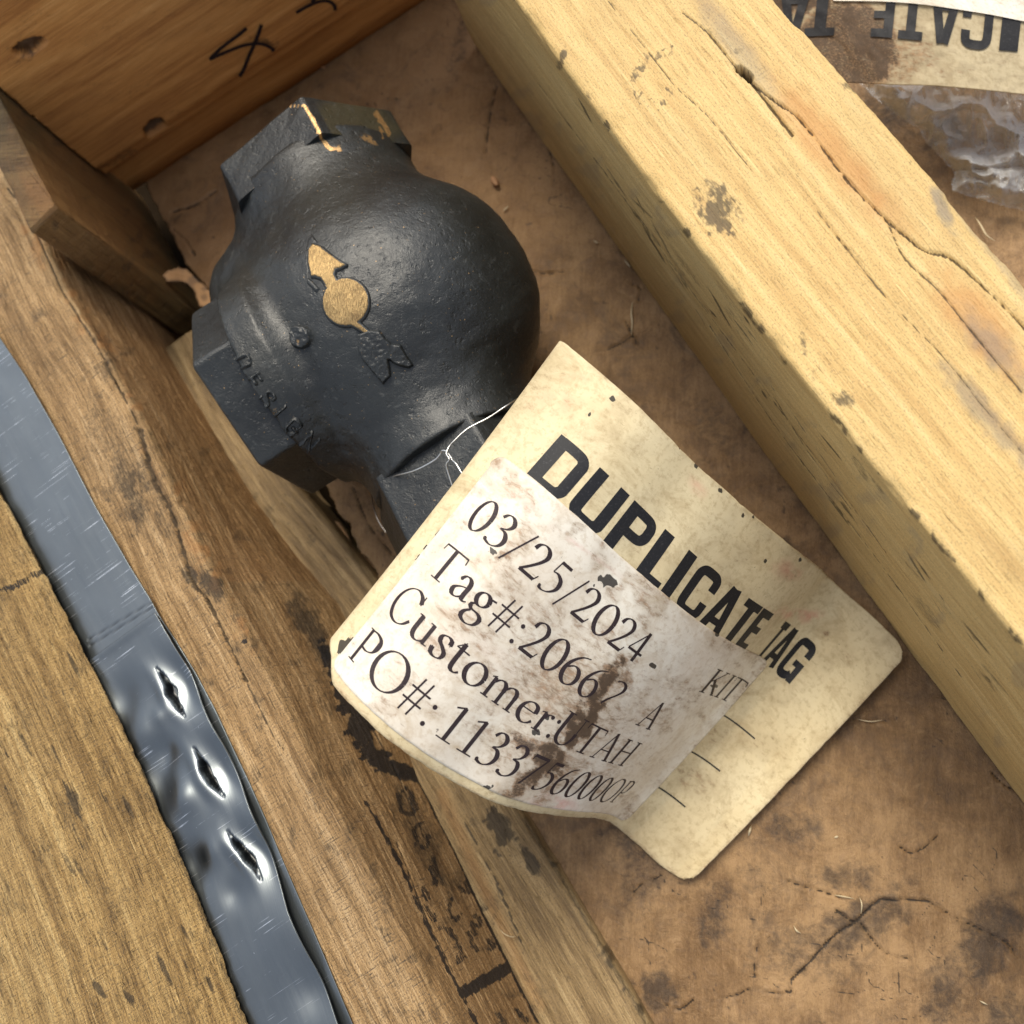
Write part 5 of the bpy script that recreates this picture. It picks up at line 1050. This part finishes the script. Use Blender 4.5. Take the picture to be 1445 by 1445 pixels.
_d = (Gd[..., 0] - 984) ** 2 + (Gd[..., 1] - 977) ** 2; _k = np.unravel_index(_d.argmin(), _d.shape); _d = (Gd[..., 0] - 1040) ** 2 + (Gd[..., 1] - 998) ** 2; _k2 = np.unravel_index(_d.argmin(), _d.shape)
line('kit_print', 'KIT', _k[0] / (NS - 1) * TS - .003, (_k[1] + _k2[1]) / 2 / (NV - 1) * TW, EM, SERIF, 'ink_serif', lab, .00052, xs=(_k2[0] - _k[0]) / (NS - 1) * TS / (EM * 1.75))
# ruled lines to the right of the label, and the capital printed at the curled end
def px_to_sv(px, py):
    d = (Gd[..., 0] - px) ** 2 + (Gd[..., 1] - py) ** 2; k = np.unravel_index(d.argmin(), d.shape); return k[0] / (NS - 1) * TS, k[1] / (NV - 1) * TW
rl = []
for a, b in [((1020, 1008), (1066, 1042)), ((972, 1058), (1016, 1089)), ((925, 1108), (967, 1138))]:
    (sa, va), (sb, vb) = px_to_sv(*a), px_to_sv(*b); V, Fq = ribbon([(sa, va), (sb, vb)], .0009, .002, 1); rl.append((V, Fq))
text_mesh('ruled_lines', rl, lambda V, off: tag_map(V[:, 0], V[:, 1], off), 'ink', tg, .0001)
st, w = text_2d('G', SANS, .0145, .0009)
sg_, vg_ = px_to_sv(588, 775)
text_mesh('end_print', [(V * [.8, 1.25], f) for V, f in st], lambda V, off: tag_map(.0095 - V[:, 1] * .0 - (.0105 - V[:, 0]) , vg_ + .004 - V[:, 1] * .95, off), 'ink', tg, .00012)

# ------------------------------------------------------------------ tie wire
def wire(name, pts, r, mat, label, cat='wire'):
    P = smooth_path([up_at(x, y, z) for x, y, z in pts], 12); V, Fc = tube(P, r, 8); me = new_mesh(name, V, Fc); o = link(name, me, M[mat]); return tag(o, label, cat)
wp = [(543, 680, .112), (556, 672, .124), (585, 664, .134), (612, 650, .140), (621, 641, .142), (624, 636, .144), (630, 637, .145), (636, 645, .146), (638, 649, .146), (644, 655, .147), (652, 668, .147), (668, 690, .145)]
wire('tie_wire', wp, .00045, 'wire', 'bright thin wire tying the curled tag to the valve neck')
wire('tie_wire', [(640, 690, .140), (632, 666, .143), (630, 655, .145), (634, 648, .147), (630, 640, .1465), (634, 630, .146), (641, 622, .144), (660, 605, .141), (690, 589, .139), (714, 573, .138), (735, 560, .13)], .00045, 'wire', 'bright wire strand looping from the valve neck under the upper edge of the curled tag')
wire('loose_wire', [(518, 640, .03), (521, 662, .045), (523, 690, .055), (529, 722, .06), (540, 745, .06), (560, 764, .058), (592, 781, .05), (615, 800, .04)], .00034, 'darkwire', 'thin dark loose wire hanging over the floor gap left of the tag')

# ------------------------------------------------------------------ marker writing on the end board
FN = -bk
def board_map(V, off):
    return plane_hit(V[:, 0], V[:, 1], q0 + bk * .0, bk, -off)
def marker(name, strokes, parent, w0=2.6):
    out = []
    for k, p in enumerate(strokes):
        q = smooth_path(p, 8); V, Fq = ribbon(q, lambda T: w0 * 2 * (.75 + .25 * np.abs(T[:, 1])), 3, 2); out.append((V, Fq))
    return text_mesh(name, out, board_map, 'marker', parent, .0009, .00003)
marker('handwritten_digit', [[(296, 84), (312, 68), (336, 50), (348, 40)], [(296, 84), (318, 74), (345, 64), (368, 62), (383, 68), (386, 73)], [(369, 35), (362, 55), (352, 78), (344, 98), (338, 108)]], endb)
marker('handwritten_digit', [[(398, -4), (410, -8), (430, -6)], [(418, 18), (436, 8), (452, 2), (464, 2), (472, 8), (473, 15)], [(455, -14), (446, -4), (440, 4)]], endb)

# ------------------------------------------------------------------ second tag and plastic behind the beam
def bez_sheet(name, corner_px, nu, nv, zf, mat, parent=None, th=.0005, paint=None, uvs=(.2, .06)):
    """sheet between two image-space edge lines put at real heights zf(u, v)"""
    top, bot = corner_px; u = np.linspace(0, 1, nu); A = smooth_path(top, 20); B = smooth_path(bot, 20)
    ta = np.linspace(0, 1, len(A)); tb = np.linspace(0, 1, len(B)); A = np.stack([np.interp(u, ta, A[:, i]) for i in (0, 1)], -1); B = np.stack([np.interp(u, tb, B[:, i]) for i in (0, 1)], -1)
    v = np.linspace(0, 1, nv); G_ = A[:, None] * (1 - v)[None, :, None] + B[:, None] * v[None, :, None]; U, Vv = np.meshgrid(u, v, indexing='ij')
    P = up_at(G_[..., 0], G_[..., 1], zf(U, Vv)); me = new_mesh(name, P.reshape(-1, 3), grid_faces(nu, nv)); uvmap(me, np.stack([U * uvs[0], Vv * uvs[1]], -1))
    if paint:
        px, py = proj(P); Aa = dict(dirt=0 * px, ink=0 * px, pink=0 * px); paint(px, py, U, Vv, Aa)
        for k_, v_ in Aa.items(): attr(me, k_, v_)
    if me.polygons[len(me.polygons) // 2].normal.z < 0: me.flip_normals()
    o = link(name, me, M[mat], parent); so = o.modifiers.new('thickness', 'SOLIDIFY'); so.thickness = th; so.offset = -1
    return o, P
def paint_t2(px, py, U, Vv, A):
    D = .95 * blob(px, py, 1195, 70, 85, 70, 0, .25, .25, 20, 500); D = np.maximum(D, .75 * sstep(1256, 1252, px) * sstep(.2, .6, fbm(px / 30, py / 30, 501)) + .3 * (px < 1255))
    D = np.maximum(D, .62 * blob(px, py, 1285, 75, 40, 50, 0, .6, .6, 10, 502)); D = np.maximum(D, .4 * sstep(.55, .7, fbm(px / 14, py / 8, 503)))
    A['dirt'][:] = D
t2 = thing('shipping_tag', 'grimy second tag lying upside down beyond the beam in the top right corner', 'tag', up_at(1300, 60, .03))
zt2 = lambda U, Vv: .075 - .02 * Vv + .01 * np.sin(U * 3) + .003 * (fbm(U * 8, Vv * 3, 510) - .5)
c2, P2 = bez_sheet('card', ([(1040, -85), (1200, -75), (1330, -60), (1500, -30)], [(1090, 112), (1190, 116), (1250, 119), (1320, 121), (1390, 127), (1445, 133), (1560, 146)]), 240, 140, zt2, 'dirty_card', t2, paint=paint_t2, uvs=(.22, .09))
def t2_map(V, off):
    P = up_at(V[:, 0], V[:, 1], .0 * V[:, 0]);  # find height by lookup on the card
    from_px, from_py = proj(P2); out = np.empty((len(V), 3)); fp = np.stack([from_px.ravel(), from_py.ravel()], -1); zz = P2[..., 2].ravel()
    for i, q in enumerate(V):
        d = ((fp - q) ** 2).sum(1); k = np.argpartition(d, 6)[:6]; w = 1 / (d[k] + .5); out[i] = up_at(q[0], q[1], (zz[k] * w).sum() / w.sum() + off)
    return out
# letters run right to left, upside down; each anchored where it stands
L2 = [('D', 1640, 28), ('U', 1580, 22), ('P', 1520, 17), ('L', 1475, 12)]
base_pts = np.array([(1130, 1.), (1180, 3), (1245, 2), (1290, 4), (1330, 10), (1380, 17), (1445, 28)]); top_pts = np.array([(1130, 52.), (1180, 50), (1245, 52), (1300, 57), (1340, 62), (1380, 68), (1440, 73)])
def t2_letter(ch, xl, xr, cut=0):
    """xl..xr: image x of the letter's foot side when read upside down (reading right to left)"""
    adv, gl = SANS[ch]; wid = {'T': .56, 'A': .67, 'E': .56, 'C': .67, 'I': .235}[ch]; out = []
    for pts, w in gl:
        q = smooth_path(pts, 6) if len(pts) > 4 else np.array(pts, float); V, Fq = ribbon(q, w, .05, 3)
        X = xr - V[:, 0] / wid * (xr - xl); yb = np.interp(X, base_pts[:, 0], base_pts[:, 1]) - 16; yt = np.interp(X, top_pts[:, 0], top_pts[:, 1]); Y = yb + (yt - yb) * V[:, 1]
        out.append((np.stack([X - (V[:, 1] - .5) * 7, Y], -1), Fq))
    return out
lt = []
for ch, xl, xr in [('I', 1413, 1440), ('C', 1358, 1402), ('A', 1312, 1354), ('T', 1270, 1304), ('E', 1228, 1262), ('T', 1138, 1180), ('A', 1098, 1142)]: lt += t2_letter(ch, xl, xr)
text_mesh('heading_print', lt, t2_map, 'ink', t2, .0006, .00004)
zl2 = lambda U, Vv: zt2(.35 + U * .6, Vv * .3 + .2) + .0022
l2, _ = bez_sheet('label_sticker', ([(1150, -80), (1300, -70), (1500, -40)], [(1180, 1), (1245, 3), (1300, 7), (1350, 14), (1400, 22), (1445, 31), (1540, 48)]), 120, 40, lambda U, Vv: up_z(U, Vv), 'sticker', t2, th=.0002) if False else (None, None)
def t2_label():
    A = smooth_path([(1150, -70), (1300, -58), (1520, -30)], 40); B = smooth_path([(1176, 1), (1245, 2), (1300, 6), (1350, 13), (1400, 21), (1445, 30), (1520, 44)], 40)
    u = np.linspace(0, 1, 60); ta = np.linspace(0, 1, len(A)); tb = np.linspace(0, 1, len(B)); A = np.stack([np.interp(u, ta, A[:, i]) for i in (0, 1)], -1); B = np.stack([np.interp(u, tb, B[:, i]) for i in (0, 1)], -1)
    v = np.linspace(0, 1, 14); G_ = A[:, None] * (1 - v)[None, :, None] + B[:, None] * v[None, :, None]
    P = t2_map(G_.reshape(-1, 2), .0012); me = new_mesh('label_sticker', P, grid_faces(60, 14)); U, Vv = np.meshgrid(u, v, indexing='ij'); uvmap(me, np.stack([U * .2 + 5, Vv * .05], -1))
    if me.polygons[10].normal.z < 0: me.flip_normals()
    return link('label_sticker', me, M['sticker'], t2)
t2_label()

def plastic():
    g = NT('clear_plastic_film'); o = g.obj()
    n = g.noise(o, 60, 5, .6, .6); tr = g.n('ShaderNodeBsdfTransparent'); tr.inputs[0].default_value = (.88, .87, .85, 1)
    g.set(Base_Color=(.62, .62, .61), Roughness=.07, Normal=g.bump(n, .5, .002), Specular_IOR_Level=1.0)
    lw = g.n('ShaderNodeLayerWeight'); lw.inputs['Blend'].default_value = .35
    f = g.math('MULTIPLY_ADD', lw.outputs['Facing'], .65, .15, clamp=True); f = g.math('MULTIPLY_ADD', g.ramp(n, [(.45, 0.0), (.8, 1.0)]), .22, f)
    mx = g.n('ShaderNodeMixShader'); g.l(f, mx.inputs[0]); g.l(tr.outputs[0], mx.inputs[1]); g.l(g.b.outputs[0], mx.inputs[2]); g.l(mx.outputs[0], g.out.inputs[0]); return g.m
M['plastic'] = plastic()
def build_film():
    out = [(1205, 108), (1216, 122), (1234, 138), (1262, 162), (1285, 176), (1297, 182), (1303, 196), (1318, 214), (1338, 234), (1346, 242), (1343, 258), (1344, 270), (1372, 279), (1405, 289), (1445, 298), (1520, 312), (1560, 200), (1540, 80), (1300, 90)]
    step = 1.2; X, Y = np.meshgrid(np.arange(1195, 1560, step), np.arange(80, 318, step), indexing='ij'); d = sdf_poly(X, Y, out) + 4 * (fbm(X / 8, Y / 8, 520) - .5)
    def ridge(s, k, sd): return 1 - np.abs(2 * fbm(X / s + .5 * fbm(X / 40, Y / 40, 3) * 6, Y / s * k, sd, 3) - 1)
    wx = X + 22 * (fbm(X / 50, Y / 50, 530) - .5); wy = Y + 22 * (fbm(X / 50, Y / 50, 531) - .5)
    r1 = 1 - np.abs(2 * fbm(wx / 62, wy / 34, 521, 2) - 1) * 2.2; r2 = 1 - np.abs(2 * fbm(wx / 26, wy / 22, 522, 2) - 1) * 2
    r3 = 1 - np.abs(2 * fbm(wx / 15 + 3, wy / 40, 526, 2) - 1) * 2
    z = .008 + .013 * np.clip(r1, 0, 1) ** 1.3 + .005 * np.clip(r2, 0, 1) ** 1.2 + .0030 * np.clip(r3, 0, 1) + .006 * (fbm(X / 40, Y / 40, 523))
    z = z + .006 * sstep(0, 4, np.abs(Y - 238 - .07 * (X - 1345))) * 0 - .006 * np.exp(-((Y - 240 + .05 * (X - 1345)) / 4) ** 2) * (X > 1330)
    z *= .35 + .65 * sstep(0, -26, d); P = up_at(X, Y, z + .002); Fc = grid_faces(*X.shape); kv = (d < 0).ravel(); Fc = Fc[kv[Fc].all(1)]; used = np.zeros(X.size, bool); used[Fc.ravel()] = True; idx = np.cumsum(used) - 1
    me = new_mesh('plastic_bag', P.reshape(-1, 3)[used], idx[Fc]); o = link('plastic_bag', me, M['plastic']); 
    return tag(o, 'crumpled clear plastic film poking out below the second tag, top right', 'plastic film')
build_film()

# ------------------------------------------------------------------ torn veneer by the floor's ragged edge
def patch(name, poly, z, label, zf=None, mat='veneer', seed=0, th=.0014, step=2.0, curl=0):
    p = np.array(poly, float); x0, y0 = p.min(0) - 4; x1, y1 = p.max(0) + 4; X, Y = np.meshgrid(np.arange(x0, x1, step), np.arange(y0, y1, step), indexing='ij')
    d = sdf_poly(X, Y, poly) + 3.0 * (fbm(X / 6, Y / 6, seed) - .5); zz = z + .0022 * (fbm(X / 26, Y / 26, seed + 1) - .5) + (zf(X, Y) if zf else 0)
    P = up_at(X, Y, zz); Fc = grid_faces(*X.shape); kv = (d < .5).ravel(); Fc = Fc[kv[Fc].all(1)]; used = np.zeros(X.size, bool); used[Fc.ravel()] = True; idx = np.cumsum(used) - 1
    me = new_mesh(name, P.reshape(-1, 3)[used], idx[Fc]); attr(me, 'dirt', (.55 * sstep(-5, 0, d) + .5 * sstep(.55, .75, fbm(X / 12, Y / 12, seed + 4))).ravel()[used])
    if me.polygons[0].normal.z < 0: me.flip_normals()
    o = link(name, me, M[mat]); so = o.modifiers.new('thickness', 'SOLIDIFY'); so.thickness = th; so.offset = -1; return tag(o, label, 'veneer scrap', 'torn veneer scraps')
patch('veneer_scrap', [(228, 388), (238, 380), (252, 377), (265, 380), (284, 398), (303, 416), (318, 428), (290, 436), (280, 432), (274, 412), (262, 400), (250, 396), (236, 398)], .022, 'light curled veneer strip beside the greenish post end', zf=lambda x, y: -.010 * sstep(270, 228, x) * -1, seed=601)
patch('veneer_scrap', [(457, 732), (470, 730), (484, 742), (490, 752), (500, 772), (486, 768), (470, 752)], -.004, 'smallest orange veneer splinter in the gap below the valve', seed=602)
patch('veneer_scrap', [(470, 764), (478, 768), (500, 778), (518, 782), (532, 800), (548, 830), (556, 868), (530, 850), (508, 815), (492, 798)], -.005, 'larger orange veneer piece in the gap just left of the curled tag', seed=603)

# ------------------------------------------------------------------ loose debris
def chip(px, py, z, L, w, ang, label, mat='chip', name='wood_chip', cat='wood chip', seed=0):
    c = up_at(px, py, z); r = np.random.default_rng(seed); n, m = 7, 6; t = np.linspace(-1, 1, n); a = np.arange(m) / m * 2 * np.pi
    V = []
    for i in t:
        k = (1 - abs(i) ** 3 * .75)
        for b in a: V.append([i * L / 2, math.cos(b) * w / 2 * k * r.uniform(.75, 1.2), math.sin(b) * w / 3 * k * r.uniform(.7, 1.2) + L * .08 * i * i])
    V = np.array(V); ca, sa = math.cos(math.radians(ang)), math.sin(math.radians(ang)); V = np.stack([V[:, 0] * ca - V[:, 1] * sa, V[:, 0] * sa + V[:, 1] * ca, V[:, 2] + w / 3], -1) + c
    Fc = grid_faces(n, m, True).tolist(); me = new_mesh(name, V, np.array(Fc)); o = link(name, me, M[mat]); return tag(o, label, cat, 'loose wood debris')
chip(699, 258, .001, .0085, .0050, -60, 'fat reddish wood chip on the floor between valve and beam')
chip(714, 295, .001, .0048, .0014, 45, 'tiny white splinter just below the reddish chip', 'straw', 'splinter', 'splinter', 1)
chip(841, 342, .001, .0035, .0012, -40, 'white speck of splinter close to the beam, above the tag', 'straw', 'splinter', 'splinter', 2)
chip(457, 96, .001, .0035, .0022, -20, 'small chip on the shaded floor under the handwritten board', 'chip', 'wood_chip', 'wood chip', 3)
chip(1180, 1181, .001, .0022, .0012, 20, 'tiny straw stub by the lower tip of the tag', 'straw', 'splinter', 'splinter', 4)
def straw(pts, r, label, mat='straw'):
    P = smooth_path([up_at(x, y, z) for x, y, z in pts], 8); V, Fc = tube(P, r, 6, True); o = link('straw', new_mesh('straw', V, Fc), M[mat]); return tag(o, label, 'straw', 'straw bits')
straw([(893, 425, .001), (891, 440, .0025), (892, 455, .0025), (891, 473, .001)], .0006, 'upright white straw on the floor above the tag heading')
straw([(881, 367, .001), (886, 373, .002), (890, 377, .001)], .0006, 'short white straw touching the side of the beam')
straw([(1177, 1263, .001), (1190, 1265, .003), (1205, 1268, .001)], .0004, 'pale straw above the long floor crack')
straw([(1213, 1266, .001), (1216, 1276, .003), (1215, 1290, .001)], .0004, 'pale straw standing at the end of the long floor crack')
straw([(1382, 1412, .001), (1388, 1415, .002), (1394, 1418, .001)], .0004, 'tiny pale straw low in the right corner of the floor')
straw([(1056, 1180, .001), (1058, 1172, .003), (1060, 1165, .001)], .0007, 'pale stub beside the lower tip of the tag')
straw([(1120, 1306, .001), (1124, 1313, .003), (1130, 1317, .001)], .0005, 'bent straw left of the long floor crack')
straw([(1376, 306, .001), (1384, 318, .004), (1392, 332, .004), (1404, 340, .001)], .0006, 'brown straw on the dark patch right of the beam')
straw([(1210, 1015, .001), (1228, 1018, .002), (1246, 1016, .001)], .0003, 'hair thin straw beside the right corner of the tag')
straw([(705, 1311, .016), (712, 1318, .020), (722, 1322, .018), (728, 1321, .014)], .0003, 'pale hair thin fibre on the lower board')
